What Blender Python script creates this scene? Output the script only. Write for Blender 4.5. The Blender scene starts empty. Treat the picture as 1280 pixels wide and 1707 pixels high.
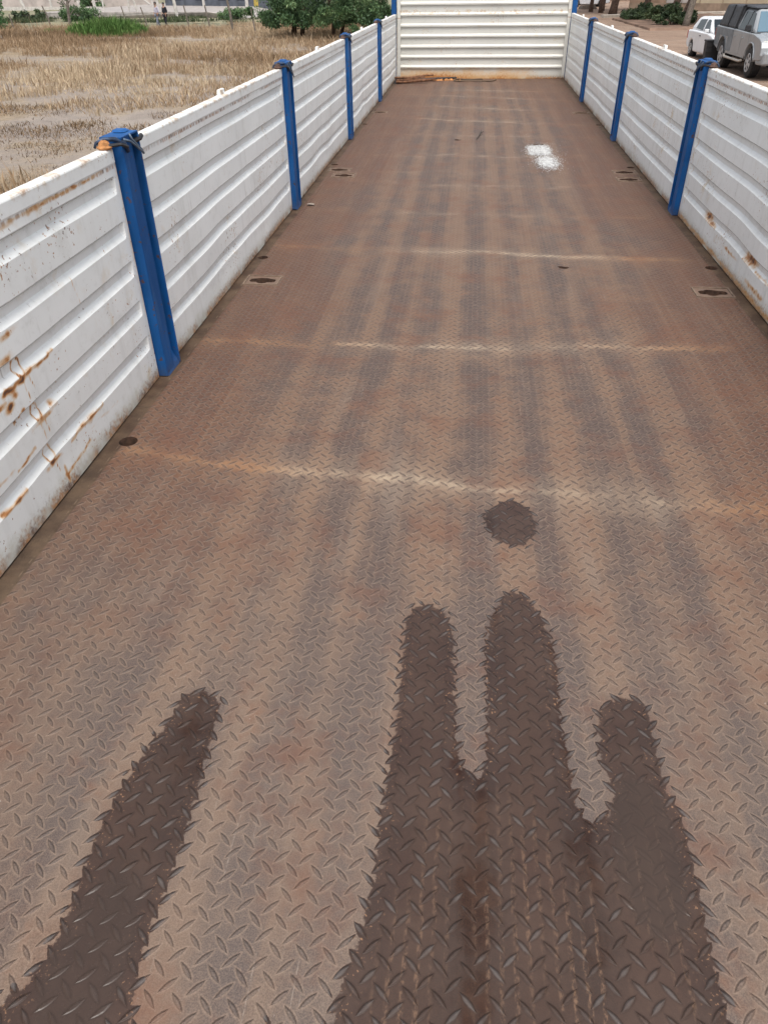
import bpy, bmesh, math, random
import numpy as np
from mathutils import Vector, Matrix
random.seed(7); rng = np.random.default_rng(11)
S = bpy.context.scene
COL = S.collection
R = math.radians
PI = math.pi
GZ = -1.3            # the yard lies 1.3 m under the trailer deck

# ------------------------------------------------------------------ camera, sky, sun, exposure
cam = bpy.data.cameras.new('camera'); co = bpy.data.objects.new('camera', cam); COL.objects.link(co)
cam.sensor_fit = 'VERTICAL'; cam.sensor_height = 24; cam.sensor_width = 18; cam.lens = 17.2395
cam.clip_start = 0.02; cam.clip_end = 3000
rt = Vector((.9946, .1029, -.0106)).normalized()
bk = Vector((.0894, -.8037, .5883)); bk = (bk - rt*bk.dot(rt)).normalized()
up = bk.cross(rt)
co.matrix_world = Matrix(((rt.x, up.x, bk.x, -.0937), (rt.y, up.y, bk.y, 0), (rt.z, up.z, bk.z, 1.2331), (0, 0, 0, 1)))
S.camera = co
SUN_EL, SUN_AZ = R(66), R(170)          # azimuth measured from +Y clockwise
w = bpy.data.worlds.new('World'); S.world = w; w.use_nodes = True
wn = w.node_tree; bg = wn.nodes['Background']
sky = wn.nodes.new('ShaderNodeTexSky'); sky.sky_type = 'NISHITA'; sky.sun_disc = False
sky.sun_elevation = SUN_EL; sky.sun_rotation = SUN_AZ
sky.air_density = 1.0; sky.dust_density = 4.0
hs = wn.nodes.new('ShaderNodeHueSaturation'); hs.inputs['Saturation'].default_value = .40
wn.links.new(sky.outputs[0], hs.inputs['Color']); wn.links.new(hs.outputs[0], bg.inputs['Color'])
bg.inputs['Strength'].default_value = .12
sl = bpy.data.lights.new('sun', 'SUN'); so = bpy.data.objects.new('sun', sl); COL.objects.link(so)
sl.energy = 1.1; sl.angle = R(22); sl.color = (1, .965, .91)
d = Vector((math.sin(SUN_AZ)*math.cos(SUN_EL), math.cos(SUN_AZ)*math.cos(SUN_EL), math.sin(SUN_EL)))
so.rotation_euler = d.to_track_quat('Z', 'Y').to_euler(); so.location = (0, 0, 30)
S.view_settings.view_transform = 'Standard'; S.view_settings.look = 'None'
S.view_settings.gamma = 1; S.view_settings.exposure = .93

# ------------------------------------------------------------------ node helper
class Mat:
    def __init__(s, name, rough=.6, metal=0., spec=.5):
        s.m = bpy.data.materials.new(name); s.m.use_nodes = True
        s.t = s.m.node_tree; s.b = s.t.nodes['Principled BSDF']
        s.b.inputs['Roughness'].default_value = rough; s.b.inputs['Metallic'].default_value = metal
        s.b.inputs['Specular IOR Level'].default_value = spec
    def put(s, sock, v):
        if v is None: return
        if isinstance(v, bpy.types.NodeSocket): s.t.links.new(v, sock)
        else:
            if sock.type == 'RGBA' and len(v) == 3: v = (*v, 1)
            sock.default_value = v
    def M(s, op, a, b=None, c=None, clamp=False):
        n = s.t.nodes.new('ShaderNodeMath'); n.operation = op; n.use_clamp = clamp
        for i, v in enumerate((a, b, c)): s.put(n.inputs[i], v)
        return n.outputs[0]
    def mul(s, *a):
        o = a[0]
        for v in a[1:]: o = s.M('MULTIPLY', o, v)
        return o
    def mix(s, f, a, b, mode='MIX'):
        n = s.t.nodes.new('ShaderNodeMix'); n.data_type = 'RGBA'; n.blend_type = mode
        s.put(n.inputs[0], f); s.put(n.inputs[6], a); s.put(n.inputs[7], b); return n.outputs[2]
    def pos(s): return s.t.nodes.new('ShaderNodeNewGeometry').outputs['Position']
    def obj(s): return s.t.nodes.new('ShaderNodeTexCoord').outputs['Object']
    def xyz(s, v):
        n = s.t.nodes.new('ShaderNodeSeparateXYZ'); s.put(n.inputs[0], v); return n.outputs
    def vec(s, x, y, z=0.):
        n = s.t.nodes.new('ShaderNodeCombineXYZ'); s.put(n.inputs[0], x); s.put(n.inputs[1], y); s.put(n.inputs[2], z); return n.outputs[0]
    def scl(s, v, k):
        n = s.t.nodes.new('ShaderNodeVectorMath'); n.operation = 'MULTIPLY'; s.put(n.inputs[0], v); n.inputs[1].default_value = k; return n.outputs[0]
    def noise(s, v, scale=5., detail=4., rough=.55, dist=0.):
        n = s.t.nodes.new('ShaderNodeTexNoise'); s.put(n.inputs['Vector'], v)
        n.inputs['Scale'].default_value = scale; n.inputs['Detail'].default_value = detail
        n.inputs['Roughness'].default_value = rough; n.inputs['Distortion'].default_value = dist
        return n.outputs['Fac']
    def ss(s, v, lo, hi, a=0., b=1.):
        n = s.t.nodes.new('ShaderNodeMapRange'); n.interpolation_type = 'SMOOTHSTEP'
        s.put(n.inputs[0], v); s.put(n.inputs[1], lo); s.put(n.inputs[2], hi); s.put(n.inputs[3], a); s.put(n.inputs[4], b); return n.outputs[0]
    def attr(s, name, col=False):
        n = s.t.nodes.new('ShaderNodeAttribute'); n.attribute_name = name; return n.outputs['Color' if col else 'Fac']
    def bump(s, h, dist=.002, strength=1.):
        n = s.t.nodes.new('ShaderNodeBump'); s.put(n.inputs['Height'], h)
        n.inputs['Distance'].default_value = dist; n.inputs['Strength'].default_value = strength
        s.t.links.new(n.outputs[0], s.b.inputs['Normal'])
    def out(s, col=None, rough=None, metal=None):
        s.put(s.b.inputs['Base Color'], col); s.put(s.b.inputs['Roughness'], rough); s.put(s.b.inputs['Metallic'], metal)
        return s.m

def simple(name, col, rough=.6, metal=0., var=.18, scale=6., spec=.5, bump=0.):
    q = Mat(name, rough, metal, spec); n = q.noise(q.pos(), scale, 5.)
    f = q.ss(n, .3, .7)
    a = tuple(c*(1-var) for c in col); b = tuple(min(1, c*(1+var)) for c in col)
    if bump: q.bump(n, bump)
    return q.out(q.mix(f, a, b))

# ------------------------------------------------------------------ mesh helper
class MB:
    def __init__(s): s.v = []; s.f = []
    def add(s, V, F):
        o = len(s.v); s.v += [tuple(p) for p in V]; s.f += [tuple(i+o for i in f) for f in F]; return s
    def box(s, x0, x1, y0, y1, z0, z1):
        V = [(x, y, z) for x in (x0, x1) for y in (y0, y1) for z in (z0, z1)]
        return s.add(V, [(0, 1, 3, 2), (4, 6, 7, 5), (0, 4, 5, 1), (2, 3, 7, 6), (0, 2, 6, 4), (1, 5, 7, 3)])
    def hexa(s, b, t):              # four bottom corners, four top corners, any shape
        return s.add(list(b)+list(t), [(3, 2, 1, 0), (4, 5, 6, 7), (0, 1, 5, 4), (1, 2, 6, 5), (2, 3, 7, 6), (3, 0, 4, 7)])
    def tube(s, P, r, n=8, closed=False):
        P = [Vector(p) for p in P]; m = len(P)
        rs = r if isinstance(r, (list, tuple)) else [r]*m
        V = []; F = []; ref = Vector((0, 0, 1))
        for i, p in enumerate(P):
            if closed: t = P[(i+1) % m]-P[i-1]
            else: t = P[min(i+1, m-1)]-P[max(i-1, 0)]
            t.normalize()
            a = t.cross(ref)
            if a.length < .2: a = t.cross(Vector((1, 0, 0)))
            a.normalize(); b = t.cross(a); ref = b.cross(t) if False else ref
            for k in range(n):
                q = 2*PI*k/n; V.append(p+(a*math.cos(q)+b*math.sin(q))*rs[i])
        for i in range(m if closed else m-1):
            j = (i+1) % m
            for k in range(n): F.append((i*n+k, i*n+(k+1) % n, j*n+(k+1) % n, j*n+k))
        if not closed: F += [tuple(range(n))[::-1], tuple((m-1)*n+k for k in range(n))]
        return s.add(V, F)
    def lathe(s, c, axis, prof, n=24):      # prof: (distance along axis, radius)
        ax = Vector(axis).normalized(); a = ax.orthogonal().normalized(); b = ax.cross(a); c = Vector(c)
        V = []; F = []
        for (h, r) in prof:
            for k in range(n):
                q = 2*PI*k/n; V.append(c+ax*h+(a*math.cos(q)+b*math.sin(q))*r)
        for i in range(len(prof)-1):
            for k in range(n): F.append((i*n+k, i*n+(k+1) % n, (i+1)*n+(k+1) % n, (i+1)*n+k))
        F += [tuple(range(n))[::-1], tuple((len(prof)-1)*n+k for k in range(n))]
        return s.add(V, F)
    def prism(s, poly, x0, x1):             # poly in (y,z), extruded along x
        n = len(poly); V = [(x0, y, z) for y, z in poly]+[(x1, y, z) for y, z in poly]
        return s.add(V, [tuple(range(n)), tuple(range(2*n-1, n-1, -1))]+[(i, i+n, (i+1) % n+n, (i+1) % n) for i in range(n)])
    def build(s, name, mat, parent=None, smooth=False, loc=None, bevel=0., recalc=True):
        me = bpy.data.meshes.new(name); me.from_pydata(s.v, [], s.f); me.update()
        if recalc:
            bm = bmesh.new(); bm.from_mesh(me); bmesh.ops.recalc_face_normals(bm, faces=bm.faces); bm.to_mesh(me); bm.free()
        return link(name, me, mat, parent, smooth, loc, bevel)

def link(name, me, mat, parent=None, smooth=False, loc=None, bevel=0.):
    o = bpy.data.objects.new(name, me); COL.objects.link(o)
    if mat: me.materials.append(mat)
    if smooth: me.polygons.foreach_set('use_smooth', [True]*len(me.polygons))
    if parent: o.parent = parent
    if loc: o.location = loc
    if bevel:
        b = o.modifiers.new('bevel', 'BEVEL'); b.width = bevel; b.segments = 4 if bevel > .08 else 2; b.limit_method = 'ANGLE'; b.angle_limit = R(40)
    return o

def tag(o, label=None, cat=None, group=None, kind=None):
    if label: o['label'] = label
    if cat: o['category'] = cat
    if group: o['group'] = group
    if kind: o['kind'] = kind
    return o
def thing(name, label, cat, loc=(0, 0, 0), rz=0., group=None):
    o = bpy.data.objects.new(name, None); COL.objects.link(o); o.location = loc; o.rotation_euler = (0, 0, rz)
    o.empty_display_size = .2
    return tag(o, label, cat, group)
def copy_tree(o, parent=None):
    c = o.copy(); COL.objects.link(c)
    if parent: c.parent = parent
    for ch in list(o.children): copy_tree(ch, c)
    return c
def mesh_np(name, V, F, attrs=None):
    me = bpy.data.meshes.new(name); me.from_pydata(V.tolist() if hasattr(V, 'tolist') else V, [], F.tolist() if hasattr(F, 'tolist') else F)
    for k, a in (attrs or {}).items():
        at = me.attributes.new(k, 'FLOAT', 'POINT'); at.data.foreach_set('value', np.asarray(a, dtype=np.float32))
    me.update(); return me
def smooth1(x, lo, hi):
    t = np.clip((x-lo)/(hi-lo), 0, 1); return t*t*(3-2*t)
def vnoise(x, y, seed=0):           # smooth value noise for numpy arrays
    r = np.random.default_rng(seed).random((64, 64)); xi = np.floor(x).astype(int); yi = np.floor(y).astype(int)
    u = x-xi; v = y-yi; u = u*u*(3-2*u); v = v*v*(3-2*v)
    g = lambda i, j: r[i % 64, j % 64]
    return (g(xi, yi)*(1-u)+g(xi+1, yi)*u)*(1-v)+(g(xi, yi+1)*(1-u)+g(xi+1, yi+1)*u)*v
def sdf_poly(px, py, poly):
    P = np.array(poly, float); n = len(P); dd = np.full(px.shape, 1e9); ins = np.zeros(px.shape, bool)
    for i in range(n):
        a = P[i]; b = P[(i+1) % n]; e = b-a
        t = np.clip(((px-a[0])*e[0]+(py-a[1])*e[1])/max(e@e, 1e-12), 0, 1)
        dd = np.minimum(dd, np.hypot(px-a[0]-t*e[0], py-a[1]-t*e[1]))
        c = ((a[1] > py) != (b[1] > py)) & (px < (b[0]-a[0])*(py-a[1])/((b[1]-a[1]) if b[1] != a[1] else 1e-12)+a[0]); ins ^= c
    return np.where(ins, -dd, dd)
def seg_dist(px, py, line):
    dd = np.full(px.shape, 1e9)
    for a, b in zip(line[:-1], line[1:]):
        a = np.array(a); b = np.array(b); e = b-a
        t = np.clip(((px-a[0])*e[0]+(py-a[1])*e[1])/max(e@e, 1e-12), 0, 1)
        dd = np.minimum(dd, np.hypot(px-a[0]-t*e[0], py-a[1]-t*e[1]))
    return dd

# ------------------------------------------------------------------ materials of the trailer
def deck_material():
    q = Mat('rusty_tread_plate', .6, .0, .22)
    P = q.pos(); x, y, z = q.xyz(P); p = .043
    def lens(ox, oy, sgn):
        u = q.M('SUBTRACT', q.M('FRACT', q.M('DIVIDE', q.M('ADD', x, ox), p)), .5)
        v = q.M('SUBTRACT', q.M('FRACT', q.M('DIVIDE', q.M('ADD', y, oy), p)), .5)
        k = .7071*p
        a = q.mul(q.M('ADD', v, q.mul(u, sgn)), k); b = q.M('ABSOLUTE', q.mul(q.M('SUBTRACT', v, q.mul(u, sgn)), k))
        a2 = q.M('POWER', q.M('ABSOLUTE', q.M('DIVIDE', a, .0182)), 2.)
        return q.M('SUBTRACT', q.M('SUBTRACT', 1., a2), q.M('DIVIDE', b, .0045))
    F = q.M('MAXIMUM', lens(.761+.5*p, -.679+.5*p, -1.), lens(.761, -.679, 1.))
    jit = q.mul(q.M('SUBTRACT', q.noise(P, 240., 2.), .5), .35)
    Fj = q.M('ADD', F, jit)
    field = q.ss(q.M('ABSOLUTE', x), 1.178, 1.172)          # flat bars along both edges carry no pattern
    flat = q.M('SUBTRACT', 1., q.attr('plain'))
    lensm = q.mul(q.ss(Fj, .0, .35), field, flat)
    rim = q.mul(q.ss(Fj, -.9, -.05), q.ss(Fj, .35, .0), field, flat)
    # streaks along the bed left by sliding loads
    s1 = q.noise(q.scl(P, (9., .7, 1.)), 1., 4., .6)
    s2 = q.noise(q.scl(P, (42., .9, 1.)), 1., 3., .6)
    s3 = q.noise(q.scl(P, (150., 3.5, 1.)), 1., 2., .6)
    b1 = q.noise(P, 1.7, 6., .6); b2 = q.noise(P, 9., 6., .65); g = q.noise(P, 420., 3., .7); g2 = q.noise(P, 90., 4., .7)
    st = q.M('ADD', q.M('ADD', q.mul(s1, .34), q.M('ADD', q.mul(s2, .20), q.mul(q.attr('streak'), .24))), q.M('ADD', q.mul(b1, .28), q.mul(b2, .40)))
    tan = (.205, .130, .086); grey = (.074, .056, .054); rust = (.112, .040, .019)
    c = q.mix(q.ss(st, .61, .83), grey, tan)
    m3 = q.noise(P, 62., 4., .7)
    c = q.mix(q.mul(q.ss(m3, .54, .68), .55), c, (.060, .045, .042)); c = q.mix(q.mul(q.ss(m3, .46, .32), .50), c, (.24, .18, .14))
    pale = q.mul(q.ss(q.noise(q.scl(P, (5., .55, 1.)), 1.7, 4., .6), .53, .70), q.ss(y, 3.2, .9, .25, .55))
    c = q.mix(pale, c, (.25, .20, .160))
    c = q.mix(q.ss(y, 1.9, .7, 0., .55), c, q.mix(q.ss(st, .56, .84), (.128, .112, .104), (.205, .166, .136)))
    red = q.mul(q.ss(q.M('ADD', q.attr('grime'), q.mul(q.M('SUBTRACT', b1, .5), 1.6)), .04, .72), q.ss(s2, .30, .62, 1., .55), .88)
    c = q.mix(red, c, rust)
    c = q.mix(q.mul(q.ss(b2, .56, .74), .45), c, (.185, .080, .045))
    c = q.mix(q.mul(q.ss(q.noise(P, 26., 5., .7), .56, .72), .35), c, (.085, .060, .055))
    c = q.mix(q.mul(q.ss(q.noise(P, 21., 5., .7), .57, .72), .35), c, (.27, .205, .155))
    # pale worn bands where the plate bears on the cross members
    bd = q.mul(q.attr('band'), q.ss(q.M('ADD', q.mul(b2, .6), q.mul(g2, .4)), .30, .62))
    c = q.mix(q.M('MINIMUM', q.mul(bd, 1.05), .85), c, q.mix(q.ss(q.M('ADD', q.M('ABSOLUTE', x), q.mul(q.noise(q.vec(x, q.mul(y, .1)), 2.3, 2.), .9)), 1.25, .85), (.34, .185, .09), (.54, .45, .33)))
    # fine scratches
    scr = q.mul(q.ss(s3, .63, .73), q.ss(q.noise(q.scl(P, (3.1, 1.2, 1.)), 1., 3.), .46, .62), q.ss(g2, .42, .56, .15, 1.), .62)
    c = q.mix(scr, c, (.40, .35, .30))
    c = q.mix(q.mul(q.ss(q.noise(P, 130., 2., .5), .70, .76), q.ss(q.noise(P, 2.3, 2.), .42, .65), .7), c, (.50, .47, .44))
    c = q.mix(q.mul(q.ss(q.noise(q.scl(P, (1, 1, 1)), 75., 2., .5), .73, .79), .75), c, (.07, .045, .035))
    # lenses: worn grey steel on top, dirt caught at the foot
    c = q.mix(q.mul(lensm, q.M('ADD', q.ss(q.noise(P, 7., 3.), .35, .65, .20, .55), q.ss(y, 1.2, 3.2, 0., .30))), c, q.mix(q.ss(y, 1.0, 2.4), (.105, .090, .083), (.050, .039, .037)))
    c = q.mix(q.mul(lensm, q.ss(q.noise(P, 200., 2.), .60, .68), .55), c, (.07, .05, .045))
    c = q.mix(q.mul(rim, q.ss(g2, .30, .52), .55), c, (.29, .22, .17))
    c = q.mix(.26, c, q.mix(q.ss(g, .35, .65), (.040, .030, .028), (.30, .225, .18)), 'MIX')
    c = q.mix(q.mul(q.ss(q.noise(P, 4.2, 6., .7), .48, .70), .55), c, (.165, .080, .052))
    # sheet joints
    fr = q.M('ABSOLUTE', q.M('SUBTRACT', q.M('FRACT', q.M('DIVIDE', q.M('ADD', y, q.mul(s1, .004)), 1.185)), .893))
    joint = q.mul(q.ss(fr, .0030, .0008), q.ss(b2, .36, .5), q.ss(y, 1.9, 2.1), .45)
    c = q.mix(joint, c, (.085, .06, .05))
    # flat edge bars: oily olive brown
    c = q.mix(q.mul(q.M('SUBTRACT', 1., field), .75), c, q.mix(q.ss(b2, .35, .65), (.050, .035, .023), (.120, .088, .058)))
    wl = q.mul(q.ss(q.M('ABSOLUTE', q.M('SUBTRACT', q.M('ABSOLUTE', x), 1.184)), .003, .001), q.ss(q.noise(P, 22., 3.), .5, .62))
    c = q.mix(q.mul(wl, .5), c, (.26, .20, .15))
    c = q.mix(q.mul(q.attr('plain'), .22), c, (.40, .34, .27))
    # shallow standing water fills two low spots
    def dish(cx, cy, rx, ry):
        a = q.M('POWER', q.M('ABSOLUTE', q.M('DIVIDE', q.M('SUBTRACT', x, cx), rx)), 2.); b = q.M('POWER', q.M('ABSOLUTE', q.M('DIVIDE', q.M('SUBTRACT', y, cy), ry)), 2.)
        return q.ss(q.M('ADD', q.M('ADD', a, b), q.mul(q.M('SUBTRACT', q.noise(P, 30., 3.), .5), .9)), 1.15, .55)
    pool = q.M('MAXIMUM', dish(.278, .73, .062, .17), q.mul(dish(-.615, .46, .07, .16), .75))
    # water: soaks along the lenses, so its outline is toothed
    halo = q.ss(Fj, -1.1, .3)
    wsd = q.M('ADD', q.M('SUBTRACT', q.attr('wet'), q.mul(halo, .016)), q.mul(q.M('SUBTRACT', q.noise(P, 55., 4., .7), .5), .026))
    wet = q.ss(wsd, -.004, -.0085)
    deep = q.ss(wsd, -.03, -.09)
    wc = q.mix(1., c, q.mix(deep, (.23, .132, .098), (.30, .19, .138)), 'MULTIPLY')
    wc = q.mix(q.mul(q.ss(q.noise(P, 5., 5., .65), .42, .62), .55), wc, (.088, .050, .034))
    wc = q.mix(q.mul(q.ss(st, .56, .70), .35), wc, (.082, .072, .068))
    fr2 = q.mul(q.ss(wsd, -.05, -.008), q.ss(q.noise(P, 170., 3., .6), .60, .68), .8)
    wc = q.mix(fr2, wc, (.34, .20, .12))
    cs = q.M('COSINE', q.mul(q.M('ADD', x, q.mul(q.M('SUBTRACT', q.noise(P, 8., 2.), .5), .012)), 2*PI/.0215))
    dry = q.mul(q.ss(cs, .15, .85), q.ss(q.noise(q.scl(P, (1., .45, 1.)), 170., 4., .75), .45, .60), q.ss(q.noise(q.scl(P, (7., 1.6, 1.)), 1., 3., .6), .40, .62), q.ss(y, .95, .55), q.ss(wsd, -.02, -.07), q.ss(x, -.25, -.08), .85)
    wc = q.mix(dry, wc, (.20, .125, .082))
    wc = q.mix(q.mul(lensm, q.M('MAXIMUM', q.ss(q.noise(P, 15., 3.), .45, .66, .06, .65), q.ss(wsd, -.03, -.008, 0., .75)), q.M('SUBTRACT', 1., pool)), wc, (.125, .115, .112))
    wc = q.mix(q.mul(rim, .5), wc, (.035, .024, .020))
    wc = q.mix(q.mul(pool, .45), wc, (.050, .041, .036))
    c = q.mix(wet, c, wc)
    c = q.mix(1., c, (.88, .84, .805), 'MULTIPLY')
    rr = q.M('ADD', .50, q.mul(g2, .22))
    rr = q.M('SUBTRACT', rr, q.mul(lensm, .12))
    wr = q.M('ADD', .27, q.M('ADD', q.mul(g2, .22), q.mul(dry, .3)))
    wr = q.M('SUBTRACT', wr, q.mul(pool, .17))
    n = q.t.nodes.new('ShaderNodeMix'); q.put(n.inputs[0], wet); q.put(n.inputs[2], rr); q.put(n.inputs[3], wr)
    h = q.M('ADD', q.M('ADD', q.mul(q.ss(F, -.15, .75), field, flat), q.mul(g, q.M('SUBTRACT', .16, q.mul(wet, .08)))), q.mul(g2, .12))
    h = q.M('SUBTRACT', h, q.mul(joint, .8))
    h = q.mul(h, q.M('SUBTRACT', 1., q.mul(pool, wet, .85)))
    q.bump(h, .0027, 1.)
    return q.out(c, n.outputs[0])

def panel_material(name='scuffed_white_paint', k=(1., 1., 1.)):
    q = Mat(name, .42, 0, .4)
    P = q.pos(); x, y, z = q.xyz(P)
    big = q.noise(P, 1.6, 5.); fine = q.noise(P, 28., 5., .65); run = q.noise(q.scl(P, (14., 14., 1.1)), 1., 4., .6)
    sp = q.noise(P, 75., 3., .6); g = q.noise(P, 300., 2.)
    c = q.mix(q.ss(big, .3, .7), (.775*k[0], .79*k[1], .765*k[2]), (.84*k[0], .85*k[1], .825*k[2]))
    c = q.mix(q.mul(q.ss(run, .50, .74), .34), c, (.55, .55, .51))
    c = q.mix(q.mul(q.ss(fine, .55, .75), .26), c, (.56, .56, .52))
    c = q.mix(q.mul(q.ss(q.noise(P, 7., 6., .7), .50, .72), .22), c, (.50, .49, .44))
    hair = q.mul(q.ss(q.noise(q.scl(P, (60., 60., 7.)), 1., 3., .6), .68, .73), q.ss(big, .45, .62), .5)
    c = q.mix(hair, c, (.25, .22, .18))
    rustc = q.mix(q.ss(fine, .35, .65), (.46, .20, .060), (.13, .058, .032))
    # dirt and rust creeping up from the deck
    foot = q.ss(q.M('ADD', z, q.mul(q.M('SUBTRACT', fine, .5), .11)), .075, .005)
    c = q.mix(q.mul(foot, .60), c, (.42, .40, .30))
    footr = q.mul(q.ss(q.M('ADD', z, q.mul(q.M('SUBTRACT', sp, .5), .10)), .055, .0), q.ss(q.noise(P, 6., 3.), .36, .52))
    c = q.mix(q.mul(footr, .9), c, rustc)
    # rust specks in loose clusters
    cl = q.ss(q.noise(P, 3.4, 3.), .46, .68)
    spk = q.mul(q.ss(q.M('ADD', sp, q.mul(cl, .095)), .69, .74), q.ss(cl, .0, .3, .35, 1.))
    c = q.mix(q.mul(spk, .85), c, rustc)
    yel = q.mul(q.ss(q.noise(P, 11., 4., .65), .55, .72), cl, .7)
    c = q.mix(yel, c, (.60, .47, .29))
    # weld bead below the top rail bleeding rust
    bead = q.mul(q.ss(q.M('ABSOLUTE', q.M('SUBTRACT', z, q.M('ADD', .7505, q.mul(q.M('SUBTRACT', fine, .5), .012)))), .0085, .0025),
                 q.ss(q.noise(q.vec(q.mul(x, 0.), y, 0.), 55., 2.), .44, .54), q.ss(q.noise(q.vec(x, y, 0.), 1.9, 2.), .34, .52))
    c = q.mix(q.mul(bead, .85), c, rustc)
    top = q.mul(q.ss(z, .782, .798), q.ss(z, .86, .83), q.ss(q.noise(P, 16., 4., .7), .46, .62), .8)
    c = q.mix(top, c, q.mix(q.ss(sp, .4, .6), (.62, .53, .40), (.36, .20, .10)))
    # scrapes stroked into this particular sheet
    a = q.attr('rust'); rm = q.ss(q.M('ADD', a, q.mul(q.M('SUBTRACT', q.noise(P, 45., 4., .7), .5), .75)), .36, .62)
    ro = q.mul(q.ss(q.M('ADD', a, q.mul(q.M('SUBTRACT', fine, .5), .35)), .06, .45), .75)
    c = q.mix(ro, c, (.60, .36, .15)); c = q.mix(rm, c, q.mix(q.ss(a, .55, .95), (.44, .19, .06), (.11, .052, .034)))
    # shade of the grooves and ribs, painted in as dark lines
    shade_m = q.mul(q.ss(q.M('ADD', q.attr('fold_shade'), q.mul(q.M('SUBTRACT', fine, .5), .5)), .38, .95), .78)
    c = q.mix(shade_m, c, (.22, .215, .20))
    q.bump(q.M('ADD', q.mul(fine, .6), q.mul(spk, -.7)), .0012, .6)
    return q.out(c, q.M('ADD', .34, q.mul(fine, .25)))

def blue_material():
    q = Mat('chipped_blue_paint', .55, 0, .22); P = q.pos(); x, y, z = q.xyz(P)
    f = q.noise(P, 40., 4., .65); b = q.noise(P, 5., 4.); run = q.noise(q.scl(P, (40., 40., 2.5)), 1., 3.)
    c = q.mix(q.ss(b, .3, .7), (.005, .062, .205), (.009, .092, .290))
    c = q.mix(q.mul(q.ss(run, .50, .70), .5), c, (.04, .115, .26))
    c = q.mix(q.mul(q.ss(f, .61, .68), .9), c, (.09, .045, .03))
    c = q.mix(q.mul(q.ss(q.M('ADD', z, q.mul(f, .10)), .12, .02), .45), c, (.10, .085, .07))
    q.bump(f, .0012, .6)
    return q.out(c, q.M('ADD', .45, q.mul(f, .25)))
DECK, WHITE, BLUE = deck_material(), panel_material(), blue_material()
CREAM = panel_material('aged_white_paint', (.77, .745, .70))
RUST = simple('bare_rust', (.16, .075, .04), .85, 0, .45, 30, .3, .003)
RUSTY = simple('orange_rust', (.42, .19, .07), .85, 0, .4, 45, .3, .003)
DARKSTEEL = simple('dark_oily_steel', (.035, .033, .034), .5, .3, .35, 40)
WIRE = simple('blue_grey_wire', (.11, .15, .20), .45, .3, .35, 50)
SEAMR = simple('dirty_plate_edge', (.17, .12, .085), .8, 0, .35, 30)
WALLR = simple('torn_plate_edge', (.07, .036, .022), .85, 0, .4, 60)
OLDRUST = simple('brown_rust', (.075, .040, .028), .85, 0, .4, 40)
NAVY = simple('greasy_navy_steel', (.022, .042, .085), .5, .1, .6, 45)
VOID = simple('hole_shade', (.012, .009, .007), .9, 0, .4, 25)  # near-black floor of the holes, darkness of the void put into its colour

# ================================================================== the trailer
trailer = thing('flatbed_trailer', 'long open trailer bed with rusty tread plate deck and white corrugated drop sides', 'trailer')
HW = 1.225; YB = 12.63
YP = [.02, 2.555, 5.055, 7.63, 10.21, 12.60]        # post positions along the bed
NEAR = -.55

# ---- deck plate with its drain holes and lashing pockets
holes = []                                          # (x0,x1,y0,y1, outline fn)
def circ(cx, cy, r):
    return lambda t: (cx+r*math.cos(t), cy+r*math.sin(t))
def pocket(cx, cy, s):
    def f(t):
        c, sn = math.cos(t), math.sin(t)
        rect = min(.066/max(abs(c), 1e-6), .026/max(abs(sn), 1e-6)); rr = .042*(1+.12*math.sin(3*t+s))
        q = max(min(rect, .066), rr); return (cx+q*c, cy+q*sn*.95)
    return f
ROUND = [(-1.163, 2.005, .030), (-1.183, 3.98, .028), (1.180, 3.965, .030), (-1.175, 6.43, .028), (1.175, 6.44, .030),
         (1.19, 8.49, .028), (-1.18, 8.46, .028)]
POCK = [(-1.095, 3.61), (1.095, 3.59), (-1.105, 6.235), (1.10, 6.262), (-1.045, 6.04), (1.092, 6.012), (-1.115, 9.297), (1.108, 9.303)]
for cx, cy, r in ROUND: holes.append((cx-.042, cx+.042, cy-.042, cy+.042, circ(cx, cy, r), 'round'))
for i, (cx, cy) in enumerate(POCK): holes.append((cx-.088, cx+.088, cy-.068, cy+.068, pocket(cx, cy, i), 'pocket'))
def ragged(cx, cy, rx, ry, s):
    return lambda t: (cx+rx*math.cos(t)*(1+.25*math.sin(3*t+s)), cy+ry*math.sin(t)*(1+.3*math.cos(2*t+s)))
holes.append((.385, .461, 3.88, 3.955, ragged(.423, 3.917, .026, .022, 1), 'torn'))
holes.append((.455, .591, 7.33, 7.42, ragged(.523, 7.375, .052, .034, 0), 'torn'))
holes.append((-.25, -.168, 7.555, 7.645, ragged(-.209, 7.60, .03, .03, 2), 'torn'))
xs = set(np.round(np.arange(-HW-.035, HW+.036, .0175), 4)); ys = set(np.round(np.concatenate([np.arange(NEAR, 0, .05), np.arange(0, 2.1, .0125), np.arange(2.1, 5, .03), np.arange(5, YB+.14, .05)]), 4))
for h in holes: xs |= {round(h[0], 4), round(h[1], 4)}; ys |= {round(h[2], 4), round(h[3], 4)}
xs = np.array(sorted(xs)); ys = np.array(sorted(ys))
def prune(a, keep):
    o = [a[0]]
    for v in a[1:]:
        if v-o[-1] > .004 or round(float(v), 4) in keep:
            if v-o[-1] <= .004 and round(float(o[-1]), 4) not in keep: o[-1] = v
            else: o.append(v)
    return np.array(o)
xs = prune(xs, {round(h[i], 4) for h in holes for i in (0, 1)}); ys = prune(ys, {round(h[i], 4) for h in holes for i in (2, 3)})
Xg, Yg = np.meshgrid(xs, ys)
def deck_z(x, y):
    return .0035*(vnoise(x*1.7+9, y*1.6+3, 3)-.5)+.0016*(vnoise(x*5+2, y*5+1, 4)-.5)
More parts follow.
